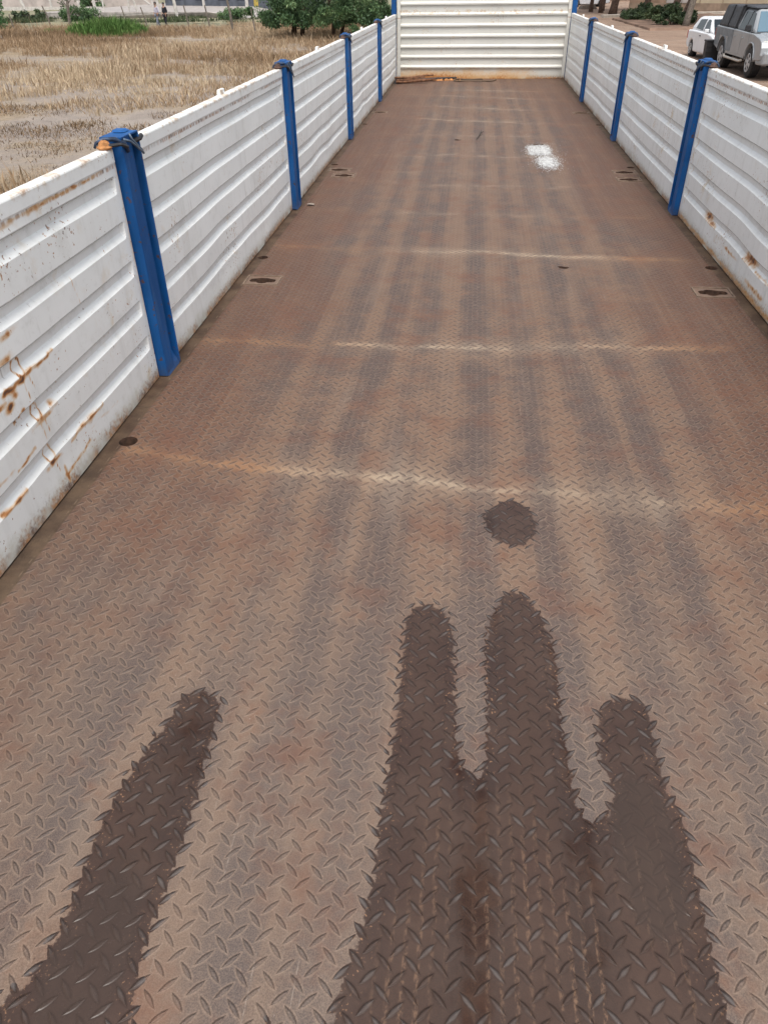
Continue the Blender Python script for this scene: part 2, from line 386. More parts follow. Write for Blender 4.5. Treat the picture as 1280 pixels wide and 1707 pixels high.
BIG = [(-.262, -.3), (-.258, .2), (-.240, .36), (-.227, .461), (-.208, .531), (-.194, .634), (-.194, .784), (-.186, .951), (-.188, 1.123), (-.189, 1.265), (-.165, 1.311), (-.127, 1.32), (-.087, 1.285), (-.067, 1.224), (-.063, 1.089), (-.057, .955), (-.042, .867), (-.021, .848), (-.003, .871), (.001, 1.009), (-.003, 1.189), (.011, 1.283), (.051, 1.377), (.091, 1.381), (.133, 1.316), (.156, 1.224), (.162, 1.128), (.156, 1.023), (.163, .901), (.171, .806), (.187, .77), (.219, .798), (.23, .838), (.217, .92), (.224, 1.022), (.269, 1.068), (.316, 1.072), (.341, 1.033), (.337, .947), (.339, .862), (.354, .798), (.357, .716), (.353, .635), (.35, .562), (.352, .48), (.36, .2), (.35, -.3)]
LEFT = [(-.80, -.2), (-.755, .25), (-.727, .4), (-.703, .417), (-.688, .463), (-.684, .527), (-.691, .601), (-.695, .698), (-.686, .775), (-.676, .829), (-.655, .906), (-.641, .997), (-.587, 1.009), (-.549, .977), (-.541, .891), (-.537, .807), (-.531, .725), (-.528, .64), (-.53, .581), (-.533, .525), (-.534, .47), (-.514, .388), (-.50, .2), (-.52, -.2)]
SPOT = [(.051, 1.77), (.092, 1.779), (.13, 1.742), (.149, 1.676), (.142, 1.611), (.108, 1.557), (.07, 1.554), (.027, 1.58), (.006, 1.62), (-.004, 1.69), (.017, 1.732)]
BANDS = [([(-1.2, 1.985), (-.98, 1.925), (-.7, 1.885), (-.375, 1.872), (-.15, 1.84), (.2, 1.82), (.45, 1.81), (.8, 1.785), (1.2, 1.77)], .020, 1.),
         ([(-1.2, 2.86), (-.9, 2.835), (-.5, 2.845), (-.1, 2.85), (.2, 2.86), (.5, 2.905), (1.0, 2.93)], .016, .9),
         ([(-1.2, 4.20), (-.8, 4.17), (-.4, 4.13), (0, 4.16), (.5, 4.10), (1.1, 4.09)], .02, .75),
         ([(-1.1, 5.0), (-.3, 4.96), (.6, 4.9), (1.1, 4.93)], .018, .35),
         ([(-1.05, 5.92), (-.6, 5.80), (-.2, 5.74), (.5, 5.72), (1., 5.85)], .018, .6),
         ([(-.85, 6.20), (-.45, 6.17), (.1, 6.2)], .02, .55),
         ([(-1.1, 6.86), (-.5, 6.79), (-.2, 6.93), (.2, 6.80), (.9, 6.9)], .022, .55),
         ([(-1.1, 7.9), (0, 7.82), (1.1, 7.75)], .025, .45),
         ([(-1.1, 9.05), (-.3, 8.75), (.4, 8.62), (1.15, 8.45)], .025, .8),
         ([(-1.1, 9.9), (-.4, 9.75), (.6, 9.45), (1.15, 9.30)], .03, .7),
         ([(-1.1, 10.9), (.3, 10.5), (1.15, 10.25)], .03, .7), ([(-1.1, 11.4), (.2, 11.25), (1.1, 11.1)], .035, .5)]
def deck_attrs(x, y):
    near = y < 2.2
    wet = np.full(x.shape, .5)
    for poly in (BIG, LEFT, SPOT, [(-.345, -.2), (-.335, .36), (-.315, .418), (-.29, .36), (-.28, -.2)]):
        wet[near] = np.minimum(wet[near], sdf_poly(x[near], y[near], poly))
    band = np.zeros(x.shape)
    for line, wd, k in BANDS:
        yy = np.interp(x, [a for a, _ in line], [b for _, b in line])+.030*(vnoise(x*5.+line[0][1]*9, y*0, 27)-.5)
        ed = smooth1(x, line[0][0]-.05, line[0][0]+.1)*(1-smooth1(x, line[-1][0]-.1, line[-1][0]+.05))
        br = .15+1.5*vnoise(x*2.6+k*17, y*.0+line[0][1]*5, 21)*(.55+.9*vnoise(x*11+k*7, y*9, 23))
        ww = 1.35*wd*(.6+.9*vnoise(x*4+3, y*0+line[0][1]*3, 8))
        k = k*(1. if line[0][1] < 5 else .62)
        band = np.maximum(band, k*ed*br*np.exp(-((y-yy)/ww)**2))
        band = np.maximum(band, .30*k*ed*np.exp(-((y-yy)/(ww*3.2))**2))
    gr = smooth1(np.abs(x), .42, 1.15)*(.30+.75*smooth1(y, .8, 2.6))*(.55+.9*vnoise(x*1.3+5, y*.9, 14))
    gr += .55*smooth1(y, 7.5, 12)*(.3+.9*vnoise(x*1.5, y*.8, 31))
    for (cx, cy) in POCK: gr += .45*np.exp(-(((x-cx)/.22)**2+((y-cy)/.25)**2))
    DK = [(-.98, .05, .5), (-.79, .06, .75), (-.58, .05, .65), (-.40, .06, .9), (-.26, .05, .8), (-.02, .06, 1.), (.17, .045, .9), (.37, .06, .95), (.52, .05, .8), (.73, .055, .85), (.92, .06, .7)]
    LT = [(-.69, .05, .55), (-.49, .04, .7), (-.33, .035, .6), (-.13, .055, 1.), (.08, .05, 1.), (.27, .05, .9), (.45, .035, .6), (.62, .05, .85), (.82, .05, .6)]
    streak = np.full(x.shape, .5); xw = x+.055*(vnoise(x*2.5+1, y*.9, 33)-.5)+.02*(vnoise(x*9+1, y*3, 37)-.5)
    for i_, (c_, w__, k_) in enumerate(DK): streak -= .5*k_*np.exp(-((xw-c_)/w__)**2)*(.25+1.1*(.6*vnoise(x*0+i_*3.7, y*.45+i_*1.9, 35)+.5*vnoise(x*7+i_, y*2.2, 38)))
    for i_, (c_, w__, k_) in enumerate(LT): streak += .5*k_*np.exp(-((xw-c_)/w__)**2)*(.25+1.1*(.6*vnoise(x*0+i_*2.3+40, y*.5+i_*2.9, 36)+.5*vnoise(x*7+i_+9, y*2.2, 39)))
    plain = np.zeros(x.shape)
    for h in holes:
        if h[5] == 'pocket': plain[(x >= h[0]-1e-4) & (x <= h[1]+1e-4) & (y >= h[2]-1e-4) & (y <= h[3]+1e-4)] = 1
    return dict(wet=wet.ravel(), band=band.ravel(), grime=gr.ravel(), streak=streak.ravel(), plain=plain.ravel())
nx, ny = len(xs), len(ys)
V = np.stack([Xg.ravel(), Yg.ravel(), deck_z(Xg, Yg).ravel()], 1)
ii, jj = np.meshgrid(np.arange(nx-1), np.arange(ny-1)); k = (jj*nx+ii).ravel()
F = np.stack([k, k+1, k+nx+1, k+nx], 1)
cxm = (.5*(xs[:-1]+xs[1:]))[ii.ravel()]; cym = (.5*(ys[:-1]+ys[1:]))[jj.ravel()]
keep = np.ones(len(F), bool)
for h in holes: keep &= ~((cxm > h[0]) & (cxm < h[1]) & (cym > h[2]) & (cym < h[3]))
F = F[keep]
V2 = []; F2 = F.tolist(); base = len(V)
rings = []
for h in holes:
    x0, x1, y0, y1, fn, kind = h; n = 40; cx, cy = (x0+x1)/2, (y0+y1)/2; hx, hy = (x1-x0)/2, (y1-y0)/2
    o = base+len(V2); outer = []; inner = []
    for i in range(n):
        t = 2*PI*i/n+PI/4 if False else 2*PI*i/n
        c, s = math.cos(t), math.sin(t); q = max(abs(c), abs(s)); outer.append((cx+hx*c/q, cy+hy*s/q)); inner.append(fn(t))
    for (a, b) in outer+inner: V2.append((a, b, 0.))
    for i in range(n): j = (i+1) % n; F2.append((o+i, o+j, o+n+j, o+n+i))
    rings.append(inner)
V2 = np.array(V2); V2[:, 2] = deck_z(V2[:, 0], V2[:, 1])
Va = np.concatenate([V, V2]); at = deck_attrs(Va[:, 0].copy(), Va[:, 1].copy())
deck = link('deck_plate', mesh_np('deck_plate', Va, F2, at), DECK, trailer, smooth=True)
for h, ring in zip(holes, rings):
    m = MB(); n = len(ring); zt = .003
    m.add([(a, b, deck_z(np.array(a), np.array(b))-.0005) for a, b in ring]+[(a, b, -.055) for a, b in ring],
          [(i, (i+1) % n, (i+1) % n+n, i+n) for i in range(n)]+[tuple(range(2*n-1, n-1, -1))])
    o = m.build('lashing_pocket' if h[5] == 'pocket' else ('drain_hole' if h[5] == 'round' else 'torn_hole'), WALLR, deck, recalc=False)
    o.data.materials.append(VOID); o.data.polygons[len(o.data.polygons)-1].material_index = 1
    for pl in list(o.data.polygons)[:-1]: pl.flip()
    if h[5] == 'pocket':                            # thin recessed frame bead round the pocket plate
        f = MB(); x0, x1, y0, y1 = h[:4]
        for (a0, a1, b0, b1) in ((x0, x1, y0, y0+.007), (x0, x1, y1-.007, y1), (x0, x0+.007, y0+.007, y1-.007), (x1-.007, x1, y0+.007, y1-.007)):
            f.box(a0, a1, b0, b1, -.004, .0035)
        f.build('weld_frame', SEAMR, o)
# underside: side rails, cross members
m = MB()
for s in (-1, 1): m.box(min(s*1.232, s*1.30), max(s*1.232, s*1.30), NEAR, YB+.1, -.20, -.012)
for s in (-1, 1): m.box(s*.45-.06, s*.45+.06, NEAR, YB+.1, -.48, -.13)
for yy in np.arange(.3, YB, 1.18): m.box(-1.23, 1.23, yy-.04, yy+.04, -.115, -.105)
m.build('chassis_rail', DARKSTEEL, trailer)

# ---- corrugated drop sides
ZD = [.722, .583, .453, .314, .182]
def panel_profile():
    pr = [(.0055, 0.)]
    for zd in ZD[::-1]:
        pr += [(zd-.053, 0.), (zd-.032, .0145), (zd-.006, .0145), (zd-.003, .013), (zd-.001, .002), (zd+.001, 0.), (zd+.006, 0.)]
    pr += [(.757, 0.)]
    return pr
PR = panel_profile()
def make_panel(side, y0, y1, seed, strokes=None, fine=None, label=None):
    zl = []; dl = []; fold_shade = []
    for (za, da), (zb, db) in zip(PR[:-1], PR[1:]):
        step = .006 if fine else .03
        n = max(1, int((zb-za)/step))
        for i in range(n): zl.append(za+(zb-za)*i/n); dl.append(da+(db-da)*i/n)
    zl.append(PR[-1][0]); dl.append(0.); zl = np.array(zl); dl = np.array(dl)
    fold_shade = np.zeros(len(zl))
    for zd in ZD: fold_shade = np.maximum(fold_shade, np.maximum(np.exp(-((zl-(zd-.001))/.0045)**2)*1.15, .38*((zl < zd) & (zl > zd-.028))))  # occlusion line at each lip and recess shade, carried into the colour
    ysl = [y0, y0+.028, y0+.040]; ysl += list(np.arange(y0+.055, y1-.055, .018))
    if fine: ysl = [v for v in ysl if not fine[0] < v < fine[1]]+list(np.arange(fine[0], fine[1], .005))
    ysl = np.array(sorted(ysl+[y1-.040, y1-.028, y1]))
    Y, Z = np.meshgrid(ysl, zl); D = np.repeat(dl[:, None], len(ysl), 1)
    e = smooth1(np.minimum(Y-y0, y1-Y), .026, .042); D = D*e
    mid = np.sin(np.clip((Y-y0)/(y1-y0), 0, 1)*PI)
    low = 1-smooth1(Z, .15, .75)
    warp = mid*(.30+low)*(.0095 if side < 0 else .006)*(vnoise(Y*2.3+seed*7, Z*1.5+seed, seed)-.5)*2*smooth1(Z, .02, .12)*(1-smooth1(Z, .70, .75))
    dent = mid*(1. if side < 0 else .5)*(.008*(vnoise(Y*1.4+seed*3, Z*2.2, seed+50)-.5)+.007*(vnoise(Y*4+seed, Z*4, seed+90)-.5))*smooth1(Z, .02, .1)*(1-smooth1(Z, .70, .75))
    X = side*(HW+D+dent); Zw = Z+warp
    ny_, nz_ = len(ysl), len(zl)
    V = np.stack([X.ravel(), Y.ravel(), Zw.ravel()], 1)
    a, b = np.meshgrid(np.arange(ny_-1), np.arange(nz_-1)); k = (b*ny_+a).ravel()
    F = np.stack([k, k+1, k+ny_+1, k+ny_], 1)
    if side > 0: F = F[:, ::-1]
    rust = np.zeros(Y.shape)
    yy, zz = Y, Zw
    yy = Y+.006*(vnoise(Y*45, Zw*45, 98)-.5); zz = Zw+.010*(vnoise(Y*38+7, Zw*38, 99)-.5)
    for st in (strokes or []):
        if st[0] == 'line': rust = np.maximum(rust, st[2]*np.exp(-(seg_dist(yy, zz, st[1])/st[3])**2))
        else:
            _, cy, cz, ry, rz, kk = st
            rust = np.maximum(rust, kk*np.exp(-(((yy-cy)/ry)**2+((zz-cz)/rz)**2)))
    edge = np.exp(-(np.minimum(Y-y0, y1-Y)/.012)**2)*.36*(vnoise(Z*14+seed, Y*2, seed+5))
    rust = rust*(.50+.95*vnoise(yy*70, zz*70, 97))
    rust = np.maximum(rust, edge)
    o = link('drop_side', mesh_np('drop_side', V, F, dict(rust=rust.ravel(), fold_shade=(fold_shade[:, None]*e).ravel())), WHITE, trailer)
    if label: o['label'] = label
    A, B = side*(HW+.027), side*(HW+.036)
    m = MB().box(min(A, B), max(A, B), y0, y1, .0055, .757); m.build('outer_skin', WHITE, o)
    A, B = side*(HW-.004), side*(HW+.038)
    m = MB().box(min(A, B), max(A, B), y0+.001, y1-.001, .756, .801); m.build('top_rail', WHITE, o, bevel=.006)
    ym = (y0+y1)/2; A, B = side*(HW+.018), side*(HW+.036)
    MB().hexa([(min(A, B), ym-.040, .80), (max(A, B), ym-.040, .80), (max(A, B), ym+.040, .80), (min(A, B), ym+.040, .80)],
              [(min(A, B), ym-.034, .822), (max(A, B), ym-.034, .822), (max(A, B), ym+.034, .822), (min(A, B), ym+.034, .822)]).build('rail_lug', WHITE, o, bevel=.004)
    for hy in (y0+.45, y1-.45):         # hinges outside, at the foot
        MB().lathe((side*(HW+.05), hy-.06, .01), (0, 1, 0), [(0, .018), (.12, .018)], 10).build('hinge', BLUE, o)
    return o
def link_loop(cy, cz, ry=.016, rz=.026, t=.3):
    return [(cy+ry*math.cos(a)+t*rz*math.sin(a)*.4, cz+rz*math.sin(a)) for a in np.linspace(0, 2*PI, 14)]
ST = []
for cy, cz in ((1.667, .420), (1.682, .282), (1.680, .148)):       # prints of chain links and the runs between
    lp = link_loop(cy, cz, .020, .025)
    ST += [('line', lp, .66, .0030), ('line', lp[1:5], .85, .0034), ('line', lp[8:12], .95, .0040)]
    ST += [('blob', cy, cz-.028, .045, .006, .75), ('blob', cy+.02, cz-.024, .02, .005, .55)]
for (a, b) in (((1.660, .385), (1.668, .325)), ((1.690, .380), (1.697, .345)), ((1.676, .245), (1.684, .190)), ((1.700, .250), (1.708, .205)), ((1.690, .105), (1.698, .075))):
    ST.append(('line', [a, b], .62, .0022))
ST += [('blob', 1.655, .515, .045, .010, .62), ('blob', 1.615, .460, .03, .012, .62), ('blob', 1.572, .352, .020, .012, .95), ('blob', 1.605, .372, .014, .012, .7),
       ('blob', 1.73, .392, .026, .008, .5), ('blob', 1.755, .272, .018, .012, .45), ('line', [(1.585, .300), (1.600, .312), (1.612, .304)], .95, .006), ('blob', 1.618, .318, .010, .007, .95),
       ('line', [(1.60, .386), (1.72, .392), (1.83, .397)], .62, .0055), ('line', [(1.56, .390), (1.66, .389)], .85, .007),
       ('line', [(1.68, .255), (1.78, .257)], .5, .005), ('line', [(1.79, .126), (2.02, .126)], .66, .005), ('blob', 1.93, .128, .05, .012, .40),
       ('line', [(1.40, .131), (1.525, .127)], .7, .006), ('line', [(1.515, .195), (1.62, .205)], .55, .004), ('line', [(1.715, .052), (1.80, .056), (1.89, .066)], .62, .005),
       ('line', [(1.725, .030), (1.722, .075)], .6, .006), ('line', [(1.30, .345), (1.56, .372)], .6, .007), ('blob', 1.45, .205, .06, .006, .4),
       ('line', [(1.56, .735), (1.78, .748), (2.1, .752)], .42, .006), ('line', [(1.9, .751), (2.36, .753)], .5, .006), ('line', [(1.25, .785), (2.4, .79)], .26, .006), ('blob', 2.16, .752, .05, .008, .75), ('blob', 2.30, .752, .03, .006, .55), ('line', [(1.30, .70), (1.62, .745)], .5, .008),
       ('line', [(1.9, .10), (2.12, .085)], .28, .003), ('line', [(2.02, .56), (2.03, .50), (2.045, .44)], .35, .0018)]
SR = [('blob', 4.385, .150, .07, .022, .85), ('blob', 4.28, .135, .07, .012, .7), ('blob', 3.605, .152, .09, .024, .8), ('blob', 3.9, .10, .12, .008, .55), ('blob', 3.45, .06, .15, .012, .6), ('line', [(3.3, .132), (3.7, .13)], .45, .006),
      ('line', [(2.9, .02), (4.9, .022)], .42, .010), ('line', [(4.90, .10), (4.93, .7)], .30, .012)]
WG = .076                                           # gap taken by a post
make_panel(-1, YP[0]+WG, YP[1]-WG-.004, 2, ST, (1.25, 2.30), 'white corrugated side with orange rust prints of a chain')
make_panel(1, YP[0]+WG, YP[1]-WG, 12)
for i in range(1, 5):
    make_panel(-1, YP[i]+WG, YP[i+1]-(WG if i < 4 else .055), 20+i)
    make_panel(1, YP[i]+WG, YP[i+1]-(WG if i < 4 else .055), 30+i, SR if i == 1 else None, (3.2, 4.6) if i == 1 else None,
               'white corrugated side with brown rust blotches above its foot' if i == 1 else None)

# ---- blue stake posts between the sides
def make_post(side, yc, seed):
    q = random.Random(seed)
    p = MB(); X = lambda d: side*(HW-d)             # d = how far it stands into the bed
    y0, y1 = yc-.070, yc+.070
    def bar(d0, d1, ya, yb, za, zb): p.box(min(X(d0), X(d1)), max(X(d0), X(d1)), ya, yb, za, zb)
    bar(-.036, .030, y0, y0+.006, .004, .825)       # near flange
    bar(.024, .030, y0+.006, y0+.074, .004, .825)   # front face
    bar(-.018, .030, y0+.074, y0+.080, .004, .825)  # step back
    bar(-.024, -.018, y0+.074, y1-.006, .004, .825) # recessed face
    bar(-.036, .034, y1-.006, y1, .004, .825)       # far lip
    bar(-.040, -.0365, y0, y1, .0, .80)             # back plate
    a, b = X(-.018), X(.030)
    o = p.build('stake_post', BLUE, trailer, bevel=.003)
    f = MB().hexa([(X(.033), y0+.010, .0), (X(.033), y1-.008, .0), (X(-.016), y1-.008, .0), (X(-.016), y0+.004, .0)],
                  [(X(.028), y0+.02, .02), (X(.028), y1-.012, .02), (X(-.015), y1-.008, .105), (X(-.015), y0+.02, .10)])
    f.build('foot_gusset', BLUE, o, bevel=.003)
    c = MB(); c.box(min(X(-.04), X(.032)), max(X(-.04), X(.032)), y0, y1, .8255, .830)
    c.hexa([(X(-.03), yc+.01, .832), (X(.01), yc+.01, .832), (X(.01), yc+.06, .832), (X(-.03), yc+.06, .832)],
           [(X(-.03), yc+.015, .838), (X(.0), yc+.015, .838), (X(.0), yc+.055, .838), (X(-.03), yc+.055, .838)])
    c.build('cap_plate', BLUE, o)
    hk = [(X(.034), y0+.03, .785), (X(.033), y0+.014, .812), (X(.014), y0-.006, .826), (X(-.014), y0-.030, .829), (X(-.034), y0-.044, .820), (X(-.040), y0-.048, .806)]
    MB().tube(hk, [.007, .0075, .007, .006, .005, .004], 8).build('latch_hook', NAVY, o, smooth=True)
    MB().lathe((X(-.012), y0-.036, .802), (0, 0, 1), [(0, .020), (.006, .026), (.012, .019), (.020, .015), (.026, .006)], 14).build('latch_tongue', RUSTY if side < 0 and yc < 3 else OLDRUST, o)
    MB().tube([(X(-.03), y0-.045, .812), (X(.006), y0-.038, .812), (X(.034), y0-.012, .812), (X(.040), y0+.02, .80)], .0055, 7).build('latch_arm', DARKSTEEL, o)
    dz = q.uniform(-.01, .012)
    MB().tube([(X(.033), y0+.015, .822), (X(.040), y0+.05, .80+dz), (X(.043), y1-.012, .755+dz), (X(.042), y1-.004, .748+dz), (X(.041), y1-.012, .762+dz), (X(.036), y0+.075, .812), (X(.03), y0+.07, .83)], .004, 7).build('wire_bail', WIRE, o, smooth=True)
    MB().tube([(X(.02), y1-.03, .80), (X(.034), y1+.004, .806), (X(.034), y1+.02, .812)], .008, 7).build('bolt', DARKSTEEL, o)
    return o
for i in range(0, 5):
    for s in (-1, 1): make_post(s, YP[i], i*2+(s > 0))

# ---- headboard with its two blue corner posts
def make_headboard():
    pr = [(.002, 0.)]
    for zc in (.145, .272, .398, .528, .656, .786, .914, 1.042, 1.17, 1.30, 1.43):
        pr += [(zc-.010, 0.), (zc-.008, .018), (zc+.010, .020), (zc+.030, .003), (zc+.033, 0.)]
    pr += [(1.55, 0.)]
    xsl = np.linspace(-1.165, 1.175, 40); z = np.array([a for a, _ in pr]); dd = np.array([b for _, b in pr])
    X, Z = np.meshgrid(xsl, z); D = np.repeat(dd[:, None], len(xsl), 1)
    wv = .006*(vnoise(X*2.2+3, Z*2, 61)-.5)
    V = np.stack([X.ravel(), (YB-D+wv).ravel(), (Z+.004*(vnoise(X*2.5, Z*3, 62)-.5)*(Z > .05)).ravel()], 1)
    n = len(xsl); a, b = np.meshgrid(np.arange(n-1), np.arange(len(z)-1)); k = (b*n+a).ravel()
    F = np.stack([k, k+1, k+n+1, k+n], 1)
    fold_shade = np.zeros(len(z))
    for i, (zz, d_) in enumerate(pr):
        if i % 5 == 1 or i % 5 == 2: fold_shade[i] = .42  # painted shade on the rib undersides
    rust = .55*np.exp(-(Z/.03)**2)*vnoise(X*3+1, Z*5, 64)+.5*np.exp(-(((X+.75)/.35)**2+(Z/.07)**2))
    rust = np.maximum(rust, .35*vnoise(X*6, Z*9, 66)*np.exp(-((Z-.135)/.02)**2))
    o = link('headboard', mesh_np('headboard', V, F, dict(rust=rust.ravel(), fold_shade=np.repeat(fold_shade, n))), CREAM, trailer, smooth=True)
    es = o.modifiers.new('edges', 'EDGE_SPLIT'); es.split_angle = R(28)
    MB().box(-1.17, 1.18, YB+.022, YB+.03, .0, 1.55).build('outer_skin', CREAM, o)
    for x0, x1 in ((-1.215, -1.166), (1.176, 1.222)): MB().box(x0, x1, YB-.03, YB+.03, .003, 1.55).build('frame_upright', CREAM, o, bevel=.004)
    MB().box(-1.215, 1.222, YB-.02, YB+.03, 1.551, 1.60).build('frame_top', CREAM, o)
    for s in (-1, 1):
        MB().box(s*1.262-.034, s*1.262+.034, YB-.02, YB+.07, -.1, 1.62).build('corner_post', BLUE, trailer, bevel=.004)
make_headboard()

# ================================================================== things lying on the deck
def rods():
    m = MB(); q = random.Random(5)
    ends = [((-1.20, 12.02), (-.34, 12.56)), ((-1.17, 11.98), (-.62, 12.30)), ((-1.19, 12.10), (-.80, 12.40)), ((-1.14, 12.20), (-.45, 12.53)), ((-1.18, 12.0), (-.72, 12.06)), ((-1.12, 12.33), (-.66, 12.45)), ((-1.19, 12.2), (-.9, 12.18))]
    t = thing('scrap_bundle', 'tangle of dark rusty rods and scrap in the far left corner of the deck', 'scrap', (-1.0, 12.2, 0.))
    for i, (a, b) in enumerate(ends):
        P = []; n = 7
        for k in range(n):
            f = k/(n-1); P.append((a[0]+(b[0]-a[0])*f+1.0+q.uniform(-.012, .012), a[1]+(b[1]-a[1])*f-12.2+q.uniform(-.02, .02), .016+.018*(i % 3)+.012*math.sin(f*3+i)))
        MB().tube(P, .011 if i % 2 else .016, 7).build('rod', RUST if i % 3 else DARKSTEEL, t)
    for i in range(9):
        x, y = q.uniform(-.20, .12), q.uniform(-.20, .05); s_ = q.uniform(.03, .06)
        m.hexa([(x-s_, y-s_*.4, .003), (x+s_, y-s_*.5, .003), (x+s_*1.1, y+s_*.4, .003), (x-s_*.8, y+s_*.5, .003)],
               [(x-s_*.7, y-s_*.3, .02+q.random()*.04), (x+s_*.8, y-s_*.2, .015+q.random()*.03), (x+s_*.8, y+s_*.3, .04), (x-s_*.6, y+s_*.3, .03)])
    m.build('flake_pile', DARKSTEEL, t)
    m2 = MB()
    for i in range(26):
        x, y = q.uniform(.0, .75), q.uniform(.12, .38); s_ = q.uniform(.012, .035)
        m2.hexa([(x-s_, y-s_*.5, .003), (x+s_, y-s_*.6, .003), (x+s_, y+s_*.5, .003), (x-s_, y+s_*.5, .003)], [(x-s_*.6, y-s_*.3, s_*.6), (x+s_*.7, y-s_*.2, s_*.4), (x+s_*.5, y+s_*.3, s_*.8), (x-s_*.6, y+s_*.3, s_*.5)])
    m2.build('rust_flakes', RUSTY, t)
rods()
P = [(-.16+.20*math.cos(a)*(1+.1*math.sin(2*a))+(.03*a if a > 5 else 0), 12.35+.13*math.sin(a), .012+.006*math.sin(3*a)) for a in np.linspace(.2, 6.6, 40)]
tag(MB().tube(P, .009, 7).build('wire_loop', simple('wire_brown', (.13, .09, .06), .7, .2), smooth=True), 'loose loop of brown wire lying in front of the headboard', 'wire')

def powder():
    V = []; F = []
    def flake(x, y, s_, h):
        o = len(V); a = random.random()*6.28; n = 5
        for k in range(n): V.append((x+s_*math.cos(a+k*2*PI/n)*random.uniform(.6, 1.2), y+s_*1.3*math.sin(a+k*2*PI/n)*random.uniform(.6, 1.2), .0045))
        V.append((x, y, .0045+h))
        for k in range(n): F.append((o+k, o+(k+1) % n, o+n))
    for _ in range(4200):
        x = random.uniform(.415, .60)+random.gauss(0, .016); y = random.uniform(6.92, 7.28)+random.gauss(0, .05)
        if random.random() < .35*abs(x-.51)/.1: continue
        flake(x, y, random.uniform(.002, .0055), .0015)
    for _ in range(3000):
        flake(.545+random.gauss(0, .042), 6.60+random.gauss(0, .13), random.uniform(.002, .0055), .0015)
    for _ in range(900):
        flake(random.gauss(.53, .075), random.gauss(6.9, .28), random.uniform(.0015, .004), .001)
    me = bpy.data.meshes.new('spilled_powder'); me.from_pydata(V, [], F)
    o = link('spilled_powder', me, simple('white_powder', (.43, .43, .42), .9, 0, .3, 30))
    tag(o, 'white powder spilled in two patches around a slot in the deck', 'powder')
powder()
def crumpled(name, label, cat, c, r, col, sq=1., seed=1):
    q = random.Random(seed); bm = bmesh.new(); bmesh.ops.create_icosphere(bm, subdivisions=2, radius=1.)
    for v_ in bm.verts:
        k_ = q.uniform(.6, 1.15); v_.co = Vector((c[0]+v_.co.x*r[0]*k_, c[1]+v_.co.y*r[1]*k_, max(.0035, .004+r[2]+v_.co.z*r[2]*k_)))
    me = bpy.data.meshes.new(name); bm.to_mesh(me); bm.free()
    return tag(link(name, me, simple(name+'_mat', col, .8, 0, .35, 60)), label, cat)
crumpled('metal_scrap', 'small pale scrap of metal beside the second left post foot', 'scrap', (-1.13, 5.12, 0), (.028, .02, .004), (.26, .22, .18), seed=2)
tw = MB(); tw.tube([(-.03, 7.60, .008), (-.005, 7.78, .012), (.0, 7.86, .01), (.015, 8.02, .014)], [.003, .005, .008, .003], 6); tw.tube([(0, 7.86, .01), (.03, 7.93, .02)], .003, 6)
tag(tw.build('dry_twig', simple('twig_dark', (.05, .038, .03), .8)), 'short dark twig lying along the middle of the deck', 'twig')

# ================================================================== the yard
def ground_material():
    q = Mat('yard_ground', .95, 0, .2); P = q.pos(); x, y, z = q.xyz(P)
    n1 = q.noise(P, .09, 6., .6); n2 = q.noise(P, .6, 6., .65); n3 = q.noise(P, 6., 6., .7); n4 = q.noise(P, 40., 3., .7)
    dirt = q.mix(q.ss(n2, .35, .65), (.26, .222, .195), (.40, .355, .318))
    straw = q.mix(q.ss(n3, .35, .65), (.20, .145, .085), (.345, .265, .165))
    cov = q.ss(q.M('ADD', q.mul(n1, .5), q.mul(n2, .7)), .50, .72)
    field = q.mix(cov, dirt, straw)
    field = q.mix(q.mul(q.ss(n3, .60, .75), .5), field, (.12, .10, .08))
    green = q.mix(q.ss(n2, .3, .7), (.105, .125, .06), (.27, .255, .155))
    field = q.mix(q.mul(q.ss(q.M('ADD', y, q.mul(n2, 5.)), 56., 60.), .85), field, green)
    yard = q.mix(q.ss(n2, .3, .7), (.205, .130, .092), (.315, .215, .155))
    tr = q.noise(q.scl(P, (.25, 1.6, 1.)), 1., 4.)
    yard = q.mix(q.mul(q.ss(tr, .5, .7), .5), yard, (.40, .31, .245))
    c = q.mix(q.ss(x, -1.5, 1.5), field, yard)
    c = q.mix(.18, c, q.mix(q.ss(n4, .3, .7), (.10, .08, .06), (.5, .42, .33)))
    c = q.mix(q.mul(q.ss(q.noise(P, 2.2, 6., .75), .55, .68), .45), c, (.13, .105, .085))
    q.bump(q.M('ADD', n3, q.mul(n4, .4)), .06, 1.)
    return q.out(c)
gx_ = np.concatenate([np.array([-900, -400, -200]), np.arange(-120, 60.1, 1.2), np.array([120, 300, 900])])
gy_ = np.concatenate([np.array([-600, -200, -60, -20]), np.arange(-6, 150.1, 1.2), np.array([220, 500, 1500])])
X, Y = np.meshgrid(gx_, gy_)
Z = GZ+.10*(vnoise(X*.35, Y*.35, 71)-.5)*(X < -3)+.05*(vnoise(X*.5, Y*.5, 72)-.5)
n = len(gx_); a, b = np.meshgrid(np.arange(n-1), np.arange(len(gy_)-1)); k = (b*n+a).ravel()
g = link('ground', mesh_np('ground', np.stack([X.ravel(), Y.ravel(), Z.ravel()], 1), np.stack([k, k+1, k+n+1, k+n], 1)), ground_material(), smooth=True)
tag(g, kind='structure')

